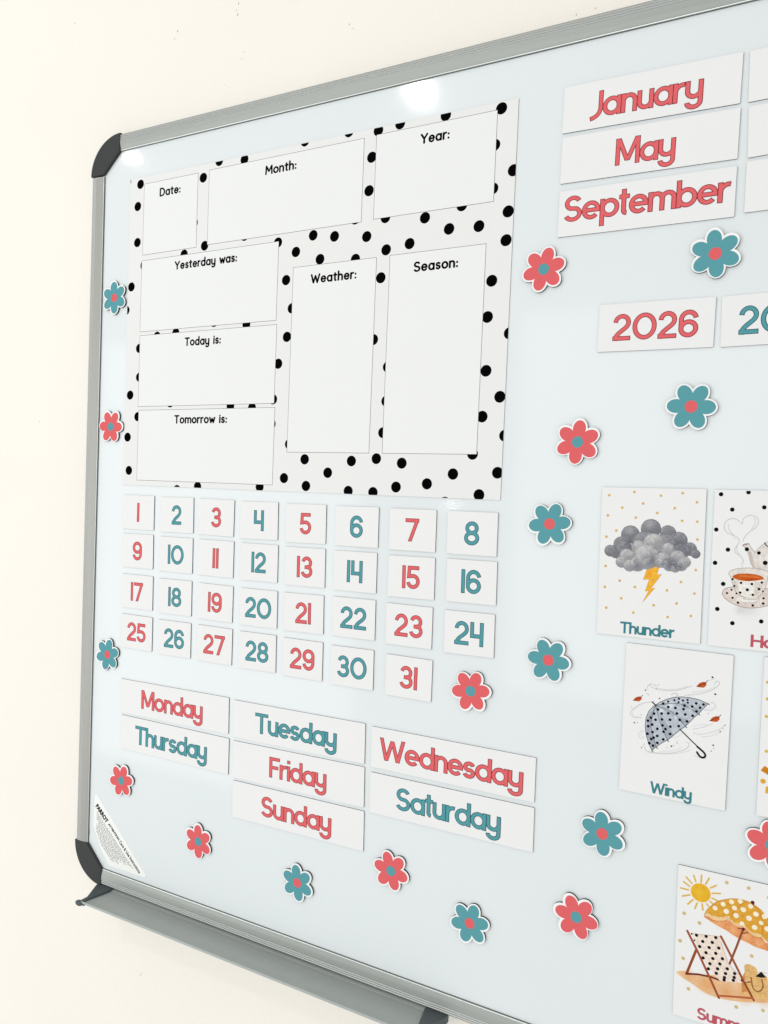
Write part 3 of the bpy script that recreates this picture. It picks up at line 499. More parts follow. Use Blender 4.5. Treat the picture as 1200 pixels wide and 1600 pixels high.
GL = {
 '0': (0.86, [ring(0.43, 0.5, 0.345, 0.415)]),
 '1': (0.17, [S((0.085, 0), (0.085, 1))]),
 '2': (0.66, [Sl(arc(0.325, 0.675, 0.235, 0.24, 178, -20) + bez((0.546, 0.593), (0.47, 0.40), (0.085, 0.30), (0.085, 0.0), 12)[1:]), S((0.0, 0.085), (0.65, 0.085))]),
 '3': (0.66, [Sl(arc(0.33, 0.70, 0.215, 0.215, 165, -90)), Sl(arc(0.335, 0.30, 0.24, 0.215, 90, -170)), S((0.22, 0.498), (0.44, 0.498))]),
 '4': (0.60, [S((0.085, 1.0), (0.085, 0.42), (0.515, 0.42)), S((0.515, 1.0), (0.515, 0.0))]),
 '5': (0.64, [Sl([(0.60, 0.915), (0.13, 0.915), (0.105, 0.54)] + arc(0.315, 0.325, 0.24, 0.24, 104, -170))]),
 '6': (0.67, [ring(0.335, 0.325, 0.25, 0.24), Sl([(0.085, 0.325), (0.085, 0.60)] + arc(0.335, 0.655, 0.25, 0.26, 175, 10))]),
 '7': (0.68, [S((0.0, 0.915), (0.66, 0.915)), Dg(0.235, 0.0, 0.585, 0.96)]),
 '8': (0.68, [ring(0.34, 0.715, 0.215, 0.20), ring(0.34, 0.30, 0.255, 0.215)]),
 '9': (0.67, [ring(0.335, 0.675, 0.25, 0.24), Sl([(0.585, 0.675), (0.585, 0.40)] + arc(0.335, 0.345, 0.25, 0.26, -5, -170))]),
 'a': (0.67, [ring(0.3375, XC, 0.2525, RY), S((0.585, 0), (0.585, XH))]),
 'b': (0.68, [ring(0.3425, XC, 0.2525, RY), S((0.085, 0), (0.085, 1.0))]),
 'd': (0.67, [ring(0.3375, XC, 0.2525, RY), S((0.585, 0), (0.585, 1.0))]),
 'e': (0.66, [Sl(arc(0.33, XC, 0.245, RY, 0, 318)), S((0.085, XC), (0.655, XC))]),
 'h': (0.58, [S((0.085, 0), (0.085, 1.0)), Sl(arc(0.29, 0.425, 0.205, 0.21, 180, 0) + [(0.495, 0.0)])]),
 'i': (0.17, [S((0.085, 0), (0.085, XH)), S((0.085, 0.83), (0.085, 0.99))]),
 'm': (0.94, [S((0.085, 0), (0.085, XH)), Sl(arc(0.2775, 0.44, 0.1925, 0.195, 180, 0) + [(0.47, 0.0)]), Sl(arc(0.6625, 0.44, 0.1925, 0.195, 180, 0) + [(0.855, 0.0)])]),
 'n': (0.58, [S((0.085, 0), (0.085, XH)), Sl(arc(0.29, 0.425, 0.205, 0.21, 180, 0) + [(0.495, 0.0)])]),
 'o': (0.68, [ring(0.34, XC, 0.255, RY)]),
 'p': (0.68, [ring(0.3425, XC, 0.2525, RY), S((0.085, -0.30), (0.085, XH))]),
 'r': (0.42, [S((0.085, 0), (0.085, XH)), Sl(arc(0.33, 0.37, 0.245, 0.265, 180, 75))]),
 's': (0.52, [Sl(arc(0.265, 0.49, 0.165, 0.145, 20, 250) + arc(0.255, 0.225, 0.175, 0.14, 70, -165))]),
 't': (0.36, [Sl([(0.165, 0.98), (0.165, 0.23)] + arc(0.265, 0.2, 0.10, 0.115, 180, 275, 4)), S((0.0, 0.70), (0.36, 0.70))]),
 'u': (0.58, [S((0.495, 0), (0.495, XH)), Sl([(0.085, XH)] + arc(0.29, 0.295, 0.205, 0.21, 180, 360))]),
 'y': (0.60, [Sl([(0.085, XH)] + arc(0.30, 0.345, 0.215, 0.20, 180, 360)), Sl([(0.515, XH), (0.515, -0.02)] + arc(0.30, -0.05, 0.215, 0.175, 0, -180))]),
 'S': (0.68, [Sl(arc(0.34, 0.705, 0.225, 0.21, 22, 245) + arc(0.335, 0.30, 0.25, 0.215, 65, -160))]),
 'J': (0.46, [Sl([(0.375, 1.0)] + [(0.375, 0.40)] + bez((0.375, 0.35), (0.36, 0.16), (0.25, 0.02), (0.0, -0.02), 10))]),
 'M': (0.88, [S((0.085, 0), (0.085, 1.0)), S((0.795, 0), (0.795, 1.0)), Dg(0.44, 0.14, 0.10, 1.0), Dg(0.44, 0.14, 0.78, 1.0)]),
 'T': (0.72, [S((0.0, 0.915), (0.72, 0.915)), S((0.36, 0.0), (0.36, 0.90))]),
 'H': (0.74, [S((0.085, 0), (0.085, 1.0)), S((0.655, 0), (0.655, 1.0)), S((0.085, 0.52), (0.655, 0.52))]),
 'F': (0.58, [S((0.085, 0), (0.085, 1.0)), S((0.085, 0.915), (0.58, 0.915)), S((0.085, 0.50), (0.50, 0.50))]),
 'W': (1.16, [Dg(0.32, 0.0, 0.09, 1.0), Dg(0.32, 0.0, 0.58, 0.92), Dg(0.84, 0.0, 0.58, 0.92), Dg(0.84, 0.0, 1.07, 1.0)]),
}
# rounded letters of the poster headings
PG = {
 'D': (0.72, [('o', [(0.06, 0.06), (0.28, 0.06)] + arc(0.28, 0.5, 0.37, 0.44, -75, 75) + [(0.28, 0.94), (0.06, 0.94)])]),
 'M': (0.84, [S((0.06, 0.06), (0.10, 0.94), (0.42, 0.34), (0.74, 0.94), (0.78, 0.06))]),
 'Y': (0.70, [S((0.06, 0.94), (0.35, 0.48), (0.64, 0.94)), S((0.35, 0.48), (0.35, 0.06))]),
 'T': (0.66, [S((0.06, 0.94), (0.60, 0.94)), S((0.33, 0.94), (0.33, 0.06))]),
 'W': (1.02, [S((0.06, 0.94), (0.29, 0.06), (0.51, 0.80), (0.73, 0.06), (0.96, 0.94))]),
 'S': (0.64, [Sl(arc(0.32, 0.73, 0.23, 0.21, 35, 245) + arc(0.32, 0.28, 0.25, 0.22, 65, -150))]),
 'a': (0.60, [ring(0.29, 0.33, 0.23, 0.27), S((0.52, 0.60), (0.52, 0.06))]),
 'd': (0.60, [ring(0.29, 0.33, 0.23, 0.27), S((0.52, 0.98), (0.52, 0.06))]),
 'e': (0.58, [Sl([(0.07, 0.34)] + [(0.51, 0.34)] + arc(0.29, 0.33, 0.225, 0.27, 5, 320))]),
 'h': (0.56, [S((0.06, 0.06), (0.06, 0.98)), Sl([(0.06, 0.38)] + arc(0.27, 0.38, 0.20, 0.22, 180, 0) + [(0.47, 0.06)])]),
 'i': (0.16, [S((0.08, 0.06), (0.08, 0.60)), S((0.08, 0.86), (0.08, 0.88))]),
 'm': (0.86, [S((0.06, 0.06), (0.06, 0.60)), Sl(arc(0.245, 0.40, 0.185, 0.20, 180, 0) + [(0.43, 0.06)]), Sl(arc(0.615, 0.40, 0.185, 0.20, 180, 0) + [(0.80, 0.06)])]),
 'n': (0.55, [S((0.06, 0.06), (0.06, 0.60)), Sl(arc(0.265, 0.39, 0.205, 0.21, 180, 0) + [(0.47, 0.06)])]),
 'o': (0.60, [ring(0.30, 0.33, 0.24, 0.27)]),
 'r': (0.36, [S((0.06, 0.06), (0.06, 0.60)), Sl(arc(0.27, 0.37, 0.21, 0.23, 180, 80))]),
 's': (0.46, [Sl(arc(0.23, 0.46, 0.145, 0.135, 35, 245) + arc(0.225, 0.205, 0.155, 0.135, 65, -150))]),
 't': (0.38, [Sl([(0.17, 0.84), (0.17, 0.2)] + arc(0.28, 0.18, 0.11, 0.12, 180, 265)), S((0.04, 0.60), (0.32, 0.60))]),
 'u': (0.56, [S((0.49, 0.60), (0.49, 0.06))]),
 'w': (0.74, [S((0.05, 0.60), (0.21, 0.06), (0.37, 0.50), (0.53, 0.06), (0.69, 0.60))]),
 'y': (0.56, [Sl([(0.06, 0.60)] + arc(0.27, 0.27, 0.21, 0.21, 180, 360)), Sl([(0.48, 0.60), (0.48, 0.0)] + arc(0.27, -0.05, 0.21, 0.18, 0, -140))]),
 ':': (0.22, [S((0.08, 0.10), (0.08, 0.12)), S((0.08, 0.52), (0.08, 0.54))]),
 ' ': (0.34, []),
}

for _c in 'aehimnorstuwyd':
    _w, _st = PG[_c]
    PG[_c] = (_w, [(k_, [(x_, y_ * (1.10 if y_ < 0.7 else 1.02)) for x_, y_ in d_]) for k_, d_ in _st])

def ribbon_faces(pts, hw, closed, ext, V, F, capround=False):
    P_ = [Vector(p) for p in pts]
    if ext < 0 and not closed and not capround:      # trim the ends along the stroke
        for _ in (0, 1):
            left = -ext
            while len(P_) > 2 and (P_[1] - P_[0]).length <= left + 1e-4:
                left -= (P_[1] - P_[0]).length
                P_.pop(0)
            if left > 0:
                P_[0] = P_[0] + (P_[1] - P_[0]).normalized() * left
            P_.reverse()
        ext = 0
    if not closed and ext != 0 and not capround:
        P_[0] = P_[0] + (P_[0] - P_[1]).normalized() * ext
        P_[-1] = P_[-1] + (P_[-1] - P_[-2]).normalized() * ext
    n = len(P_)
    L = []; R_ = []
    for i in range(n):
        if closed:
            a, b, c = P_[i - 1], P_[i], P_[(i + 1) % n]
        else:
            a, b, c = P_[max(i - 1, 0)], P_[i], P_[min(i + 1, n - 1)]
        e1 = (b - a).normalized() if (b - a).length > 1e-9 else (c - b).normalized()
        e2 = (c - b).normalized() if (c - b).length > 1e-9 else e1
        n1 = Vector((-e1.y, e1.x)); n2 = Vector((-e2.y, e2.x))
        m = (n1 + n2)
        m = m.normalized() if m.length > 1e-6 else n1
        k = max(0.45, m.dot(n1))
        if capround and k < 0.9:
            k = 1.0
        L.append(b + m * (hw / k)); R_.append(b - m * (hw / k))
    seg = n if closed else n - 1
    for i in range(seg):
        j = (i + 1) % n
        if capround:
            d = (P_[j] - P_[i])
            if d.length < 1e-9: continue
            d.normalize(); q = Vector((-d.y, d.x)) * hw
            quad = [P_[i] - q, P_[j] - q, P_[j] + q, P_[i] + q]
        else:
            quad = [R_[i], R_[j], L[j], L[i]]
        s = len(V)
        V.extend(quad)
        F.append([s, s + 1, s + 2, s + 3])
    if capround:
        for p in P_:
            s = len(V)
            V.extend([p + Vector((math.cos(math.radians(a)), math.sin(math.radians(a)))) * hw for a in range(3, 363, 30)])
            F.append(list(range(s, s + 12)))

_gc = {}
def glyph_tris(table, ch, hw, ext, capround):
    key = (id(table), ch, hw, ext)
    if key in _gc: return _gc[key]
    V = []; F = []
    rnd = random.Random(5)
    for kind, d in table[ch][1]:
        if kind in ('s', 'o'):
            ribbon_faces(d, hw, kind == 'o', ext, V, F, capround)
        else:
            x0, y0, x1, y1 = d
            if y0 > y1: x0, y0, x1, y1 = x1, y1, x0, y0
            dx, dy = x1 - x0, y1 - y0
            hx = hw * math.hypot(dx, dy) / abs(dy)
            ex = dx / dy * ext
            s = len(V)
            V.extend([Vector((x0 - ex - hx, y0 - ext)), Vector((x0 - ex + hx, y0 - ext)), Vector((x1 + ex + hx, y1 + ext)), Vector((x1 + ex - hx, y1 + ext))])
            F.append([s, s + 1, s + 2, s + 3])
    if not V:
        _gc[key] = ([], []); return _gc[key]
    V = [Vector((v.x + rnd.uniform(-4e-5, 4e-5), v.y + rnd.uniform(-4e-5, 4e-5))) for v in V]
    vo, eo, fo, ov, oe, of = delaunay_2d_cdt(V, [], F, 0, 1e-5)
    tris = [tuple(f) for f, o in zip(fo, of) if len(o) > 0]
    _gc[key] = ([(v.x, v.y) for v in vo], tris)
    return _gc[key]

def lettering(name, text, x0, x1, base, cap, y, parent, fill, edge=None, table=GL, w=0.062, o=0.024, gap=0.05, capround=False, slope=0.0, step=1.2e-5):
    """text between x0 and x1 with its baseline at z=base; each letter lies a hair above the one before"""
    adv = []
    X = 0
    for ch in text:
        adv.append(X)
        X += table[ch][0] + gap
    X -= gap
    sx = (x1 - x0) / X
    V = []; F = []; mi = []
    yy = y
    for ch, a in zip(text, adv):
        layers = ([(w + o, 0.002, 1)] if edge else []) + [(w, 0.002 - o, 0)]
        for hw, ext, m_ in layers:
            vs, ts = glyph_tris(table, ch, hw, ext, capround)
            s = len(V)
            yy -= step
            for vx, vy in vs:
                px = x0 + (a + vx) * sx
                V.append((px, yy, base + vy * cap + slope * (px - x0)))
            for t in ts:
                F.append(tuple(s + i for i in t)); mi.append(m_)
    return mesh_obj(name, V, F, [fill, edge] if edge else [fill], parent, mi)

# ------------------------------------------------------------------ painter for the printed pictures
rng = np.random.default_rng(7)
def vnoise(h, w, cell):
    gh, gw = int(h / cell) + 3, int(w / cell) + 3
    g = rng.random((gh, gw))
    ys = np.linspace(0, gh - 2.001, h); xs = np.linspace(0, gw - 2.001, w)
    yi = ys.astype(int); xi = xs.astype(int)
    fy = (ys - yi)[:, None]; fx = (xs - xi)[None, :]
    fy = fy * fy * (3 - 2 * fy); fx = fx * fx * (3 - 2 * fx)
    a = g[yi][:, xi]; b = g[yi][:, xi + 1]; c = g[yi + 1][:, xi]; d = g[yi + 1][:, xi + 1]
    return (a * (1 - fx) + b * fx) * (1 - fy) + (c * (1 - fx) + d * fx) * fy
def catmull(p, closed=False, n=6):
    p = [tuple(q) for q in p]
    q = ([p[-1]] + p + p[:2]) if closed else ([p[0]] + p + [p[-1]])
    out = []
    for i in range(1, len(q) - 2):
        a, b, c, d = (np.array(v, float) for v in q[i - 1:i + 3])
        for t in np.arange(n) / n:
            out.append(tuple(0.5 * ((2 * b) + (-a + c) * t + (2 * a - 5 * b + 4 * c - d) * t * t + (-a + 3 * b - 3 * c + d) * t ** 3)))
    if not closed: out.append(p[-1])
    return out
def paint(cmds, w_mm, h_mm, base, res=0.175):
    SS = 2
    st = res / SS
    nx, nz = int(round(w_mm / st)), int(round(h_mm / st))
    nx -= nx % SS; nz -= nz % SS
    img = np.ones((nz, nx, 3)) * np.array(base, float)
    xs = (np.arange(nx) + 0.5) / nx * w_mm - w_mm / 2
    zs = (np.arange(nz) + 0.5) / nz * h_mm - h_mm / 2
    tex = 0.5 * vnoise(nz, nx, 9) + 0.3 * vnoise(nz, nx, 24) + 0.2 * vnoise(nz, nx, 4)
    def box(x0, x1, z0, z1):
        a = max(0, int((x0 + w_mm / 2) / w_mm * nx) - 1); b = min(nx, int((x1 + w_mm / 2) / w_mm * nx) + 2)
        c = max(0, int((z0 + h_mm / 2) / h_mm * nz) - 1); d = min(nz, int((z1 + h_mm / 2) / h_mm * nz) + 2)
        return a, b, c, d
    def blend(sl, m, colr):
        z0, z1, x0, x1 = sl
        m = np.clip(m, 0, 1)[..., None]
        img[z0:z1, x0:x1] = img[z0:z1, x0:x1] * (1 - m) + colr * m
    for ci, c in enumerate(cmds):
        k = c[0]
        if k == 'puff' and (ci == 0 or cmds[ci - 1][0] != 'puff' or cmds[ci - 1][4] != c[4]):
            j = ci
            while j < len(cmds) and cmds[j][0] == 'puff' and cmds[j][4] == c[4]:
                _, x, z, r = cmds[j][:4]
                a, b, cc, d = box(x - 1.1 * r, x + 1.1 * r, z - 1.1 * r, z + 1.1 * r)
                dd = np.sqrt((xs[a:b][None, :] - x) ** 2 + (zs[cc:d][:, None] - z) ** 2)
                colr = np.array(c[4], float) * 0.45 + np.array(c[5], float) * 0.55
                blend((cc, d, a, b), np.clip((r * (1 + (tex[cc:d, a:b] - 0.5) * 0.06) - dd) / 0.14 + 0.5, 0, 1), colr * (0.92 + 0.16 * tex[cc:d, a:b][..., None]))
                j += 1
        if k in ('disc', 'puff'):
            x, z, r = c[1:4]
            a, b, cc, d = box(x - 1.3 * r, x + 1.3 * r, z - 1.3 * r, z + 1.3 * r)
            if a >= b or cc >= d: continue
            X = xs[a:b][None, :]; Z = zs[cc:d][:, None]
            dd = np.sqrt((X - x) ** 2 + (Z - z) ** 2)
            T = tex[cc:d, a:b]
            if k == 'disc':
                colr = np.array(c[4], float); al = c[5]
                if len(c) > 6:
                    blend((cc, d, a, b), al * np.clip(1.15 - dd / r + (T - 0.5) * 0.5, 0, 1) ** 1.3, colr)
                else:
                    blend((cc, d, a, b), al * np.clip((r - dd) / 0.12 + 0.5, 0, 1), colr * (1 + (T[..., None] - 0.5) * 0.12))
            else:
                li = np.array(c[4], float); dk = np.array(c[5], float)
                t = np.clip(0.40 - 0.30 * (Z - z) / r + 0.14 * (X - x) / r + (T - 0.5) * 0.75, 0, 1)[..., None]
                C = li * (1 - t) + dk * t
                rim = np.clip((dd - r * 0.84) / (r * 0.16), 0, 1)[..., None] ** 2
                C = C * (1 - 0.20 * rim)
                blend((cc, d, a, b), np.clip((r * (1 + (T - 0.5) * 0.06) - dd) / 0.14 + 0.5, 0, 1) * np.clip(0.80 + 1.0 * ((Z - z) - 0.25 * (X - x)) / r, 0.0, 1), C)
        elif k == 'poly':
            pts = c[1]; colr = np.array(c[2], float); al = c[3]
            if len(c) > 4: pts = catmull(pts, True)
            px = [p[0] for p in pts]; pz = [p[1] for p in pts]
            a, b, cc, d = box(min(px), max(px), min(pz), max(pz))
            if a >= b or cc >= d: continue
            X = xs[a:b][None, :]; Z = zs[cc:d][:, None]
            ins = np.zeros((d - cc, b - a), bool)
            for i in range(len(pts)):
                x1, z1 = pts[i - 1]; x2, z2 = pts[i]
                if z1 == z2: continue
                cond = (Z > min(z1, z2)) & (Z <= max(z1, z2))
                xi = x1 + (Z - z1) * (x2 - x1) / (z2 - z1)
                ins ^= (cond & (X < xi))
            T = tex[cc:d, a:b]
            blend((cc, d, a, b), ins * al, colr * (1 + (T[..., None] - 0.5) * 0.22))
        elif k == 'line':
            pts, wd, colr, al = c[1], c[2], np.array(c[3], float), c[4]
            if len(c) > 5: pts = catmull(pts, False)
            hw = max(wd, 0.1) * 0.85 + 0.02
            px = [p[0] for p in pts]; pz = [p[1] for p in pts]
            a, b, cc, d = box(min(px) - 1, max(px) + 1, min(pz) - 1, max(pz) + 1)
            if a >= b or cc >= d: continue
            X = xs[a:b][None, :]; Z = zs[cc:d][:, None]
            best = np.full((d - cc, b - a), 1e9)
            for i in range(len(pts) - 1):
                x1, z1 = pts[i]; x2, z2 = pts[i + 1]
                dx, dz = x2 - x1, z2 - z1
                L2 = dx * dx + dz * dz + 1e-12
                t = np.clip(((X - x1) * dx + (Z - z1) * dz) / L2, 0, 1)
                best = np.minimum(best, (X - x1 - t * dx) ** 2 + (Z - z1 - t * dz) ** 2)
            best = np.sqrt(best)
            T = tex[cc:d, a:b]
            blend((cc, d, a, b), al * np.clip((hw - best) / 0.1 + 0.5, 0, 1) * (1 if al > 0.75 else (0.65 + 0.7 * T)), colr)
    img = img.reshape(nz // SS, SS, nx // SS, SS, 3).mean((1, 3))
    return np.clip(img, 0, 255)

def picture(cmds, w, h, y, parent):
    """a fine sheet whose vertices carry the pigment"""
    base = (240, 240, 239)
    img = paint(cmds, w * 1000, h * 1000, base)
    nz, nx, _ = img.shape
    xs = (np.arange(nx) + 0.5) / nx * w - w / 2
    zs = (np.arange(nz) + 0.5) / nz * h - h / 2
    diff = np.abs(img - np.array(base)).max(2) > 1.5
    q = diff[:-1, :-1] | diff[1:, :-1] | diff[:-1, 1:] | diff[1:, 1:]
    zi, xi = np.nonzero(q)
    idx = lambda a, b: a * nx + b
    faces = np.stack([idx(zi, xi), idx(zi, xi + 1), idx(zi + 1, xi + 1), idx(zi + 1, xi)], 1)
    used = np.unique(faces)
    remap = np.full(nx * nz, -1); remap[used] = np.arange(len(used))
    faces = remap[faces]
    X, Z = np.meshgrid(xs, zs)
    co = np.stack([X.ravel(), np.full(nx * nz, y), Z.ravel()], 1)[used]
    c = img.reshape(-1, 3)[used] / 255.0
    c = np.where(c <= 0.04045, c / 12.92, ((c + 0.055) / 1.055) ** 2.4) * KA
    me = bpy.data.meshes.new("printed_picture")
    me.from_pydata(co.tolist(), [], faces.tolist())
    at = me.color_attributes.new("pigment", 'FLOAT_COLOR', 'POINT')
    at.data.foreach_set("color", np.concatenate([c, np.ones((len(c), 1))], 1).astype(np.float32).ravel())
    me.materials.append(M['print'])
    o = bpy.data.objects.new("printed_picture", me)
    col.objects.link(o)
    o.parent = parent
    return o

# ------------------------------------------------------------------ wall
WY = 0.015
def wall():
    o = mesh_obj("wall", [(-3, WY, -2.6), (4, WY, -2.6), (4, WY, 1.6), (-3, WY, 1.6), (-3, WY + 0.12, -2.6), (4, WY + 0.12, -2.6), (4, WY + 0.12, 1.6), (-3, WY + 0.12, 1.6)],
                 [(0, 1, 2, 3), (5, 4, 7, 6), (0, 3, 7, 4), (1, 5, 6, 2), (3, 2, 6, 7), (0, 4, 5, 1)], M['wall'])
    tag(o, kind='structure')
    rnd = random.Random(3)
    kinds = [3, 2, 2, 1, 2, 1, 1, 2, 2, 1, 2]
    for (x, z), k in zip(DATA['chips'], kinds):
        for j in range(k):
            cx = x + rnd.uniform(-0.006, 0.006) * (j > 0); cz = z + rnd.uniform(-0.008, 0.008) * (j > 0)
            r = rnd.uniform(0.0003, 0.0009)
            el = rnd.uniform(0.8, 2.6); an = rnd.uniform(1.2, 2.2)
            n = 9
            pts = []
            for i in range(n):
                a = 2 * math.pi * i / n
                rr = r * rnd.uniform(0.45, 1.1)
                u, v = rr * el * math.cos(a), rr * 0.6 * math.sin(a)
                pts.append((cx + u * math.cos(an) - v * math.sin(an), cz + u * math.sin(an) + v * math.cos(an)))
            prism("paint_chip", pts, WY, WY - 0.0003, M['chip'] if j % 2 == 0 else M['chipd'], o)
    return o
wall()

# ------------------------------------------------------------------ whiteboard
BX1 = 1.165            # inner width of the frame (the right end is out of the picture)
ZT = 0.0015; ZB = -0.8665
FW = 0.0205
board = empty("whiteboard", 0.58, -0.43)
tag(board, "white magnetic board with grey aluminium frame and dark corner caps on the cream wall", "whiteboard")
def inboard(o):
    o.parent = board
    o.location = (-0.58, 0, 0.43)
    return o
inboard(prism("writing_surface", rect(-0.004, ZB - 0.004, BX1 + 0.004, ZT + 0.004), 0.010, 0.0, M['board']))
# section across a rail: s from the inner edge outwards, h above the writing surface
SEC = [(0.0, 0.0), (0.0, 0.0014), (0.0004, 0.0020), (0.0010, 0.0022), (0.0013, 0.0019), (0.0016, 0.0022), (0.0060, 0.0030), (0.0112, 0.0036)]
for g in (0.0116, 0.0137, 0.0158):
    SEC += [(g, 0.0036), (g + 0.0003, 0.0028), (g + 0.0008, 0.0028), (g + 0.0015, 0.0037)]
SEC += [(0.0180, 0.0033), (0.0192, 0.0024), (0.0201, 0.0010), (0.0205, -0.0008), (0.0205, -0.0148)]
def rail(name, a, b, n_out, m):
    """a, b: (x, z) ends of the inner edge; n_out: unit direction outwards"""
    V = []
    for p in (a, b):
        for s, h in SEC:
            V.append((p[0] + n_out[0] * s, -h, p[1] + n_out[1] * s))
    n = len(SEC)
    F = [(i, i + 1, n + i + 1, n + i) for i in range(n - 1)]
    F.append(tuple(range(n))); F.append(tuple(reversed(range(n, 2 * n))))
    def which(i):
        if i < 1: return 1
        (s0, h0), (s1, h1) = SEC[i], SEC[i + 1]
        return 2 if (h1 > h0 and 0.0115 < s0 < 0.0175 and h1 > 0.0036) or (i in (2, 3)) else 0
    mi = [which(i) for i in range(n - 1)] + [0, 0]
    o = mesh_obj(name, V, F, [m, M['lip_shade'], M['rib_highlight']], None, mi)
    return inboard(o)
CT = 0.0266; CL = 0.0243; CLB = 0.0262
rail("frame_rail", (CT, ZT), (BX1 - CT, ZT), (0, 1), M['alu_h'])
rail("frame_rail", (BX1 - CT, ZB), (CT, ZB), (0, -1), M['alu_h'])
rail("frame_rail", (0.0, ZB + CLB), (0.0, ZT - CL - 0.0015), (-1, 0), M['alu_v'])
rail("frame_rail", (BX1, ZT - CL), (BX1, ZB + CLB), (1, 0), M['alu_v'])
# dark line between rail and surface: shade painted on the rail's inner lip
def corner(cx, cz, sx, sz, lx, lz):
    """cx, cz: inner corner of the frame; sx, sz: outward signs"""
    pts = [(0, lz), (-FW - 0.0004, lz)]
    for k in range(1, 14):
        t = math.radians(90 * k / 14)
        pts.append((lx - (lx + FW + 0.0004) * math.cos(t), lz - (lz + FW + 0.0004) * math.sin(t)))
    pts += [(lx, -FW - 0.0004), (lx, 0)]
    P_ = [(cx - sx * x, cz - sz * z) for x, z in pts]
    area = sum(P_[i - 1][0] * P_[i][1] - P_[i][0] * P_[i - 1][1] for i in range(len(P_)))
    if area < 0: P_.reverse()
    o = prism("corner_cap", P_, 0.0146, -0.0042, M['cap'], None, bevel=0.0009)
    return inboard(o)
corner(0.0, ZT, -1, 1, CT, CL)
corner(0.0, ZB, -1, -1, CT, CLB)
corner(BX1, ZT, 1, 1, CT, CL)
corner(BX1, ZB, 1, -1, CT, CLB)
tagp = inboard(prism("rail_scuff", [(0.0006, -0.8315), (0.0013, -0.8300), (0.0012, -0.8235), (0.0005, -0.8250)], 0.0, -0.0004, M['chip']))

# pen tray under the lower rail
TZ = ZB - FW + 0.0003
tray = mesh_obj("pen_tray", [], [], M['tray'])
def tray_mesh():
    sec = [(0.002, -0.0008), (-0.0005, -0.0012), (-0.004, -0.0026), (-0.012, -0.0032), (-0.030, -0.0034), (-0.0395, -0.0030), (-0.0410, -0.0018), (-0.0418, -0.0004),
           (-0.0424, 0.0), (-0.0430, -0.0004), (-0.0431, -0.0014), (-0.0427, -0.0026), (-0.0400, -0.0040), (-0.012, -0.0050), (0.002, -0.0050)]
    V = []
    xs = (0.034, 0.4795)
    for x in xs:
        for y, z in sec: V.append((x, y, TZ + z))
    n = len(sec)
    F = [(i, n + i, n + (i + 1) % n, (i + 1) % n) for i in range(n)]
    F += [tuple(range(n)), tuple(reversed(range(n, 2 * n)))]
    tray.data.from_pydata(V, [], F)
    tray.data.materials.clear(); tray.data.materials.append(M['tray'])
tray_mesh()
inboard(tray)
def bracket(xa, xb, tx, sgn):
    """end clip of the tray: broad at the rail, narrow neck, round nose at the front"""
    top = [(xa, 0.0005), (xb, 0.0005), (xb, -0.006), (tx + sgn * 0.0050, -0.030), (tx + sgn * 0.0045, -0.0395), (tx - sgn * 0.0010, -0.0395), (tx - sgn * 0.0002, -0.030), (xa, -0.006)]
    V = []
    n = len(top)
    hz = [0.0006, 0.0006, 0.0002, -0.0010, -0.0016, -0.0016, -0.0010, 0.0002]
    for (x, y), z in zip(top, hz): V.append((x, y, TZ + z))
    for (x, y), z in zip(top, hz): V.append((x, y, TZ - 0.0072))
    F = [tuple(range(n)), tuple(reversed(range(n, 2 * n)))] + [(i, (i + 1) % n, n + (i + 1) % n, n + i) for i in range(n)]
    # nose: a short capsule lying along x
    s0 = len(V)
    rings = 7; seg = 14
    x0n, x1n = tx - sgn * 0.0045, tx + sgn * 0.0060
    for i in range(rings):
        t = i / (rings - 1)
        rr = 0.0034 * (math.sin(math.pi * min(max(t, 0.0), 1.0)) ** 0.35 if 0 < t < 1 else 0.45)
        x = x0n + (x1n - x0n) * t
        for k in range(seg):
            a = 2 * math.pi * k / seg
            V.append((x, -0.0425 + rr * math.cos(a), TZ - 0.0030 + rr * math.sin(a)))
    for i in range(rings - 1):
        for k in range(seg):
            F.append((s0 + i * seg + k, s0 + i * seg + (k + 1) % seg, s0 + (i + 1) * seg + (k + 1) % seg, s0 + (i + 1) * seg + k))
    F.append(tuple(s0 + k for k in range(seg))); F.append(tuple(s0 + (rings - 1) * seg + k for k in range(seg)))
    o = mesh_obj("tray_clip", V, F, M['clip'])
    o.parent = tray
    return o
bracket(0.0215, 0.0445, 0.0335, 1)
bracket(0.4930, 0.4700, 0.4800, -1)

# ------------------------------------------------------------------ cards
SZ = DATA['sizes']
POSE = {c[0]: c for c in DATA['cards']}
HB = 0.0012
def card(name, key, label, cat, group=None):
    k, cl, x, z, a = POSE[key]
    w, h = SZ[cl]
    r = empty(name, x, z, a)
    tag(r, label, cat, group)
    prism("magnet_backing", rrect(w, h, 0.0006), 0.0, -0.0009, M['magnet'], r)
    prism("card_face", rrect(w, h, 0.0006), -0.0009, -HB, M['card'], r)
    return r, w, h
INK = {'R': (M['red'], M['reddark']), 'T': (M['teal'], M['tealdark'])}
CAP = 0.0223
def digits_bounds(t, cap, ww=1.0):
    gap = 0.05
    W_ = sum(GL[c][0] for c in t) + gap * (len(t) - 1)
    return W_ * cap * ww
COLN = {'R': 'coral', 'T': 'teal'}
ROWN = ['top', 'second', 'third', 'bottom']
POSN = ['leftmost', 'second', 'third', 'fourth', 'fifth', 'sixth', 'seventh', 'rightmost']
def nword(n):
    ones = ['', 'one', 'two', 'three', 'four', 'five', 'six', 'seven', 'eight', 'nine', 'ten', 'eleven', 'twelve', 'thirteen', 'fourteen', 'fifteen', 'sixteen', 'seventeen', 'eighteen', 'nineteen']
    return ones[n] if n < 20 else ({2: 'twenty', 3: 'thirty'}[n // 10] + (' ' + ones[n % 10] if n % 10 else ''))
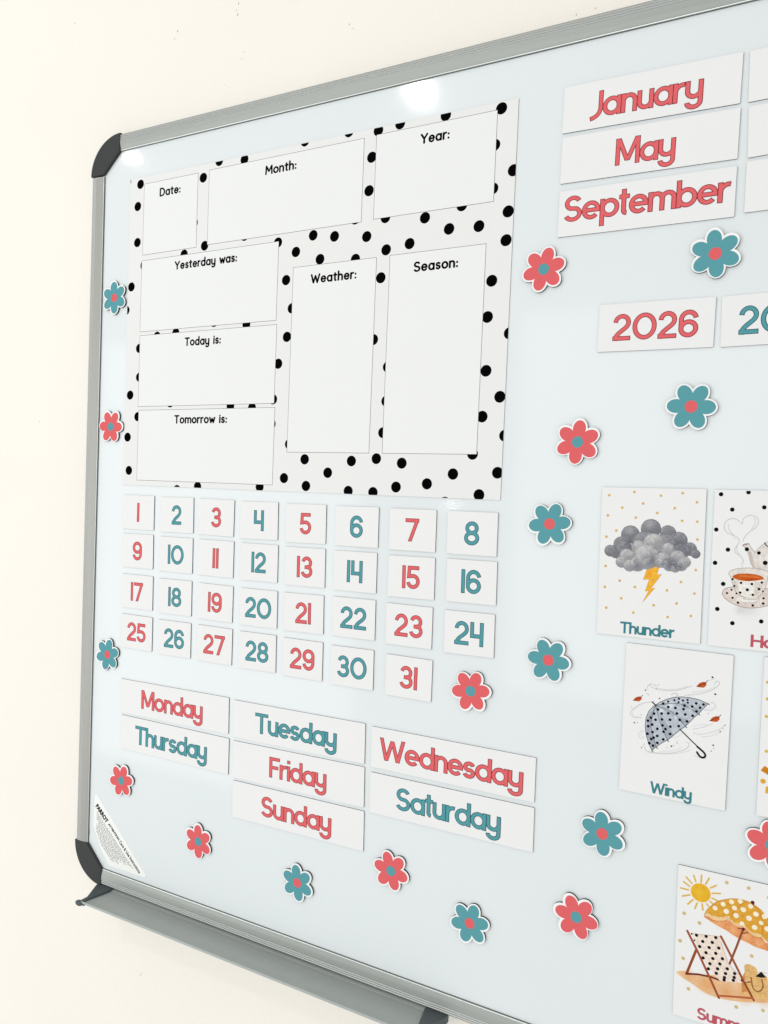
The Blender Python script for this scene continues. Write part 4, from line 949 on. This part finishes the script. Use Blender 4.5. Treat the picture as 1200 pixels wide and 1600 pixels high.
for n in range(1, 32):
    row, c_ = divmod(n - 1, 8)
    ink = 'R' if n % 2 else 'T'
    r, w, h = card("number_card", str(n), "white square card printed with a %s %s, %s in the %s row" % (COLN[ink], nword(n), POSN[c_] if n < 31 else 'last', ROWN[row]), "number card", "date number cards in four rows")
    wd = digits_bounds(str(n), CAP)
    f, e = INK[ink]
    lettering("numeral", str(n), -wd / 2, wd / 2, -CAP / 2, CAP, -HB - 2e-5, r, f, e)

days = [('Monday', 'R', -49.2, 45.7), ('Tuesday', 'T', -53.7, 50.8), ('Wednesday', 'R', -75.2, 73.8), ('Thursday', 'T', -59.2, 52.1), ('Friday', 'R', -34.0, 39.2), ('Saturday', 'T', -55.5, 53.8), ('Sunday', 'R', -44.7, 45.7)]
where = {'Monday': 'top left of the day cards', 'Tuesday': 'between Monday and Wednesday', 'Wednesday': 'directly above the Saturday card', 'Thursday': 'below the Monday card', 'Friday': 'below the Tuesday card', 'Saturday': 'below the Wednesday card', 'Sunday': 'lowest of the day cards'}
for nme, ink, x0, x1 in days:
    r, w, h = card("day_card", nme, "white strip card reading %s in %s letters, %s" % (nme, COLN[ink], where[nme]), "day card", "cards with the days of the week")
    f, e = INK[ink]
    lettering("lettering", nme, x0 / 1000, x1 / 1000, -0.0112, CAP, -HB - 2e-5, r, f, e, gap=-0.018)
mons = [('January', -47.5, 43.3, 'topmost of its column'), ('May', -24.6, 24.0, 'between January and September'), ('September', -66.9, 68.1, 'just above two flower magnets')]
for nme, x0, x1, wh in mons:
    r, w, h = card("month_card", nme, "white strip card reading %s in coral letters, %s" % (nme, wh), "month card", "cards with the months")
    f, e = INK['R']
    lettering("lettering", nme, x0 / 1000, x1 / 1000, -0.0112 + (0.0035 if nme == 'September' else 0.0), CAP, -HB - 2e-5, r, f, e, gap=-0.018)
for key, wh in (('Feb', 'right of the January card'), ('Jun', 'right of the May card'), ('Oct', 'right of the September card')):
    card("month_card", key, "blank white strip card cut by the picture edge, %s" % wh, "month card", "cards with the months")
r, w, h = card("year_card", '2026', "white card reading 2026 in coral figures", "year card", "cards with the years")
f, e = INK['R']
lettering("numeral", '2026', -0.0341, 0.0341, -0.0112, CAP, -HB - 2e-5, r, f, e)
r, w, h = card("year_card", '2027', "white year card in teal figures starting 20, right of the coral 2026", "year card", "cards with the years")
f, e = INK['T']
lettering("numeral", '2027', -0.0334, 0.0330, -0.0112, CAP, -HB - 2e-5, r, f, e)

pics = [('Thunder', "picture card of a grey storm cloud with yellow lightning, captioned Thunder", 'Thunder', 'T', -22.2, 22.0),
        ('Hot', "picture card with polka dot teacup, teapot and heart of steam", 'Hot', 'R', -10.4, 11.5),
        ('Windy', "picture card of a dotted umbrella among blown orange leaves, captioned Windy", 'Windy', 'T', -16.6, 16.4),
        ('Sunny', "picture card with yellow sun rays cut by the picture edge, right of the umbrella card", None, 'R', 0, 0),
        ('Summer', "picture card of a beach scene with deckchair, parasol and sun, captioned Summer", 'Summer', 'R', -23.2, 22.0)]
for key, lab, txt, ink, x0, x1 in pics:
    r, w, h = card("picture_card", key, lab, "picture card", "weather and season picture cards")
    picture(DATA['art'][key], w - 0.0008, h - 0.0008, -HB - 2e-5, r)
    if txt:
        f, e = (M['redp'], M['redpd']) if ink == 'R' else (M['tealp'], M['tealpd'])
        lettering("caption", txt, x0 / 1000, x1 / 1000, -0.0604, 0.0098, -HB - 5e-5, r, f, e, gap=-0.005, w=0.072, o=0.014)

# ------------------------------------------------------------------ dotted planning poster
k, cl, x, z, a = POSE['poster']
pw, ph = SZ['poster']
poster = empty("planning_poster", x, z, a)
tag(poster, "large white poster sheet with black polka dots and eight headed writing boxes", "poster")
prism("poster_sheet", rrect(pw, ph, 0.0010), 0.0, -0.0006, M['poster'], poster, side=M['magnet'])
DR = 5.4
for x, z in DATA['dots']:
    pts = [((x + DR * math.cos(2 * math.pi * i / 28)) / 1000, (z + DR * math.sin(2 * math.pi * i / 28)) / 1000) for i in range(28)]
    pts = clip_poly(pts, -pw / 2, -ph / 2, pw / 2, ph / 2)
    if len(pts) < 3: continue
    mesh_obj("polka_dot", [(px, -0.00063, pz) for px, pz in pts], [tuple(range(len(pts)))], M['ink'], poster)
for (t, (x0, z0, x1, z1), ta, tb) in DATA['boxes']:
    b = prism("writing_box", rect(x0 / 1000, z0 / 1000, x1 / 1000, z1 / 1000), -0.0006, -0.00066, M['line'], poster)
    lw = 0.00036
    prism("box_fill", rect(x0 / 1000 + lw, z0 / 1000 + lw, x1 / 1000 - lw, z1 / 1000 - lw), -0.00066, -0.00069, M['box'], b)
    cap = 0.0092
    zc = (ta[1] + tb[1]) / 2000
    lettering("box_heading", t, ta[0] / 1000, tb[0] / 1000, zc - cap * 0.46, cap, -0.00071, b, M['ink'], table=PG, w=0.100, o=0.0, gap=0.115, capround=True)

# ------------------------------------------------------------------ flower magnets
def union_mesh(polys, y):
    V = []; F = []
    for p in polys:
        s = len(V); V.extend(Vector(q) for q in p); F.append(list(range(s, s + len(p))))
    vo, eo, fo, ov, oe, of = delaunay_2d_cdt(V, [], F, 0, 1e-7)
    tris = [tuple(f) for f, o in zip(fo, of) if len(o)]
    return [(v.x, v.y) for v in vo], tris
def petals(c, aa, bb, core, R0, n=30):
    polys = []
    for k in range(6):
        t = math.radians(60 * k)
        p = []
        for i in range(n):
            q = 2 * math.pi * (i + 0.37) / n
            u = c + aa * math.cos(q); v = bb * math.sin(q)
            p.append(((u * math.cos(t) - v * math.sin(t)) * R0, (u * math.sin(t) + v * math.cos(t)) * R0))
        polys.append(p)
    if core > 0:
        polys.append([(core * R0 * math.cos(2 * math.pi * (i + 0.5) / 24), core * R0 * math.sin(2 * math.pi * (i + 0.5) / 24)) for i in range(24)])
    return polys
RP = 0.0189
def flower_parts():
    out = {}
    v, t = union_mesh(petals(0.615, 0.385, 0.30, 0.40, RP), 0)
    out['petal_print'] = ([(x, -0.00254, z) for x, z in v], t)
    v, t = union_mesh(petals(0.615, 0.462, 0.373, 0.5, RP), 0)
    def solid(v, t, y0, y1):
        n = len(v)
        V = [(x, y1, z) for x, z in v] + [(x, y0, z) for x, z in v]
        Fs = [tuple(f) for f in t] + [tuple(n + i for i in reversed(f)) for f in t]
        cnt = {}
        for f in t:
            for i in range(3):
                e = (f[i], f[(i + 1) % 3]); cnt[e] = 1
        for (p, q) in list(cnt):
            if (q, p) not in cnt: Fs.append((q, p, n + p, n + q))
        return V, Fs
    out['magnet_backing'] = solid(v, t, 0.0, -0.0020)
    out['white_rim'] = solid(v, t, -0.0020, -0.0025)
    n = 28
    out['flower_centre'] = ([(0.262 * RP * math.cos(2 * math.pi * i / n), -0.00257, 0.262 * RP * math.sin(2 * math.pi * i / n)) for i in range(n)], [tuple(range(n))])
    return out
FP = flower_parts()
FM = {}
for inkk in 'RT':
    for nm, (v, f) in FP.items():
        me = bpy.data.meshes.new(nm)
        me.from_pydata(v, [], f)
        mm = {'petal_print': M['fred'] if inkk == 'R' else M['fteal'], 'flower_centre': M['fteal'] if inkk == 'R' else M['fred'], 'magnet_backing': M['magnet'], 'white_rim': M['white']}[nm]
        me.materials.append(mm)
        FM[(inkk, nm)] = me
flab = ["under the left end of the September card", "under the right end of the September card", "between the 2026 card and the Thunder card", "right of the poster, lower left of 2026",
        "upper of two left of the Thunder card", "lower of two left of the Thunder card", "right of number 31 under number 24", "below the Windy card at its lower left", "lowest right, left of the Summer card",
        "by the left frame beside the box for yesterday", "by the left frame beside the box for tomorrow", "by the left frame beside number 25", "just above the instruction sticker", "between the sticker and the Sunday card",
        "under the Sunday card, nearest the pen tray", "under the left end of the Saturday card", "below the right end of Saturday", "cut by the right picture edge above the Summer card"]
rnd = random.Random(11)
for (ink, x, z, ang), lb in zip(DATA['flowers'], flab):
    r = empty("flower_magnet", x, z, math.radians(ang))
    tag(r, "%s flower magnet with %s centre, %s" % (COLN[ink], 'teal' if ink == 'R' else 'coral', lb), "flower magnet", "flower magnets scattered over the board")
    ox, oz = rnd.uniform(-0.0007, 0.0007), rnd.uniform(-0.0007, 0.0007)
    for nm in ('magnet_backing', 'white_rim', 'petal_print', 'flower_centre'):
        o = bpy.data.objects.new(nm, FM[(ink, nm)])
        col.objects.link(o)
        o.parent = r
        if nm in ('petal_print', 'flower_centre'): o.location = (ox, 0, oz)

# ------------------------------------------------------------------ instruction sticker in the lower left corner
sp = DATA['sticker']
area = sum(sp[i - 1][0] * sp[i][1] - sp[i][0] * sp[i - 1][1] for i in range(len(sp)))
if area < 0: sp = sp[::-1]
sx0, sz0 = 0.012, -0.79
dirv = Vector((0.0876 - 0.0118, -0.8565 + 0.7907))
sang = math.atan2(dirv.y, dirv.x)
stick = empty("instruction_sticker", sx0, sz0, sang)
tag(stick, "slanting white care instruction sticker with small print in the lower left corner of the board", "sticker")
ca, sa = math.cos(-sang), math.sin(-sang)
loc = lambda p: ((p[0] - sx0) * ca - (p[1] - sz0) * sa, (p[0] - sx0) * sa + (p[1] - sz0) * ca)
prism("sticker_sheet", [loc(p) for p in sp], 0.0, -0.00015, M['sticker'], stick)
def text_part(name, txt, x0, x1, zmid, cap, bold, xs_=1.0):
    cu = bpy.data.curves.new(name, 'FONT')
    cu.body = txt
    cu.size = 1.0
    cu.offset = bold
    cu.resolution_u = 3
    tmp = bpy.data.objects.new(name, cu)
    col.objects.link(tmp)
    dg = bpy.context.evaluated_depsgraph_get()
    dg.update()
    me = bpy.data.meshes.new_from_object(tmp.evaluated_get(dg))
    bpy.data.objects.remove(tmp)
    vs = [v.co.copy() for v in me.vertices]
    if not vs: return None
    mnx = min(v.x for v in vs); mxx = max(v.x for v in vs); mny = min(v.y for v in vs); mxy = max(v.y for v in vs)
    V = [(x0 + (v.x - mnx) / (mxx - mnx) * (x1 - x0), -0.00018, zmid + ((v.y - mny) / (mxy - mny) - 0.5) * cap) for v in vs]
    F = [tuple(p.vertices) for p in me.polygons]
    return mesh_obj(name, V, F, M['ink'], stick)
P0, P1 = loc((0.0118, -0.7907)), loc((0.0314, -0.8078))
A0, A1 = loc((0.0336, -0.8089)), loc((0.0523, -0.8247))
C0, C1 = loc((0.0534, -0.826)), loc((0.0876, -0.8565))
text_part("maker_lettering", "PARROT", P0[0], P1[0], P0[1], 0.0064, 0.06)
text_part("heading_lettering", "ATTENTION", A0[0], A1[0], A0[1] - 0.0002, 0.0036, 0.05)
text_part("heading_lettering", "Care & Use Instructions", C0[0], C1[0], C0[1] - 0.0003, 0.0046, 0.03)
V = []; F = []
rnd = random.Random(21)
zz = P0[1] - 0.0062
spl = [loc(p) for p in sp]
for ln in range(15):
    # width of the sheet on this line
    xi = []
    for i in range(len(spl)):
        (xa, za), (xb, zb) = spl[i - 1], spl[i]
        if (za - zz) * (zb - zz) < 0: xi.append(xa + (zz - za) * (xb - xa) / (zb - za))
    if len(xi) >= 2:
        xl, xr = min(xi) + 0.006, max(xi) - 0.009 - rnd.random() * 0.008
        xl += (0.004 if ln in (5, 6) else 0)
        xx = xl
        while xx < xr:
            wl = rnd.uniform(0.0012, 0.0040)
            for q in range(int(wl / 0.00062)):
                u0 = xx + q * 0.00062
                hgt = rnd.uniform(0.0006, 0.0010)
                s = len(V)
                V += [(u0, -0.00018, zz), (u0 + 0.00042, -0.00018, zz), (u0 + 0.00042, -0.00018, zz + hgt), (u0, -0.00018, zz + hgt)]
                F.append((s, s + 1, s + 2, s + 3))
            xx += wl + 0.0006
    zz -= 0.00165
o = mesh_obj("small_print", V, F, M['ink'], stick)
tag(o, kind="stuff")
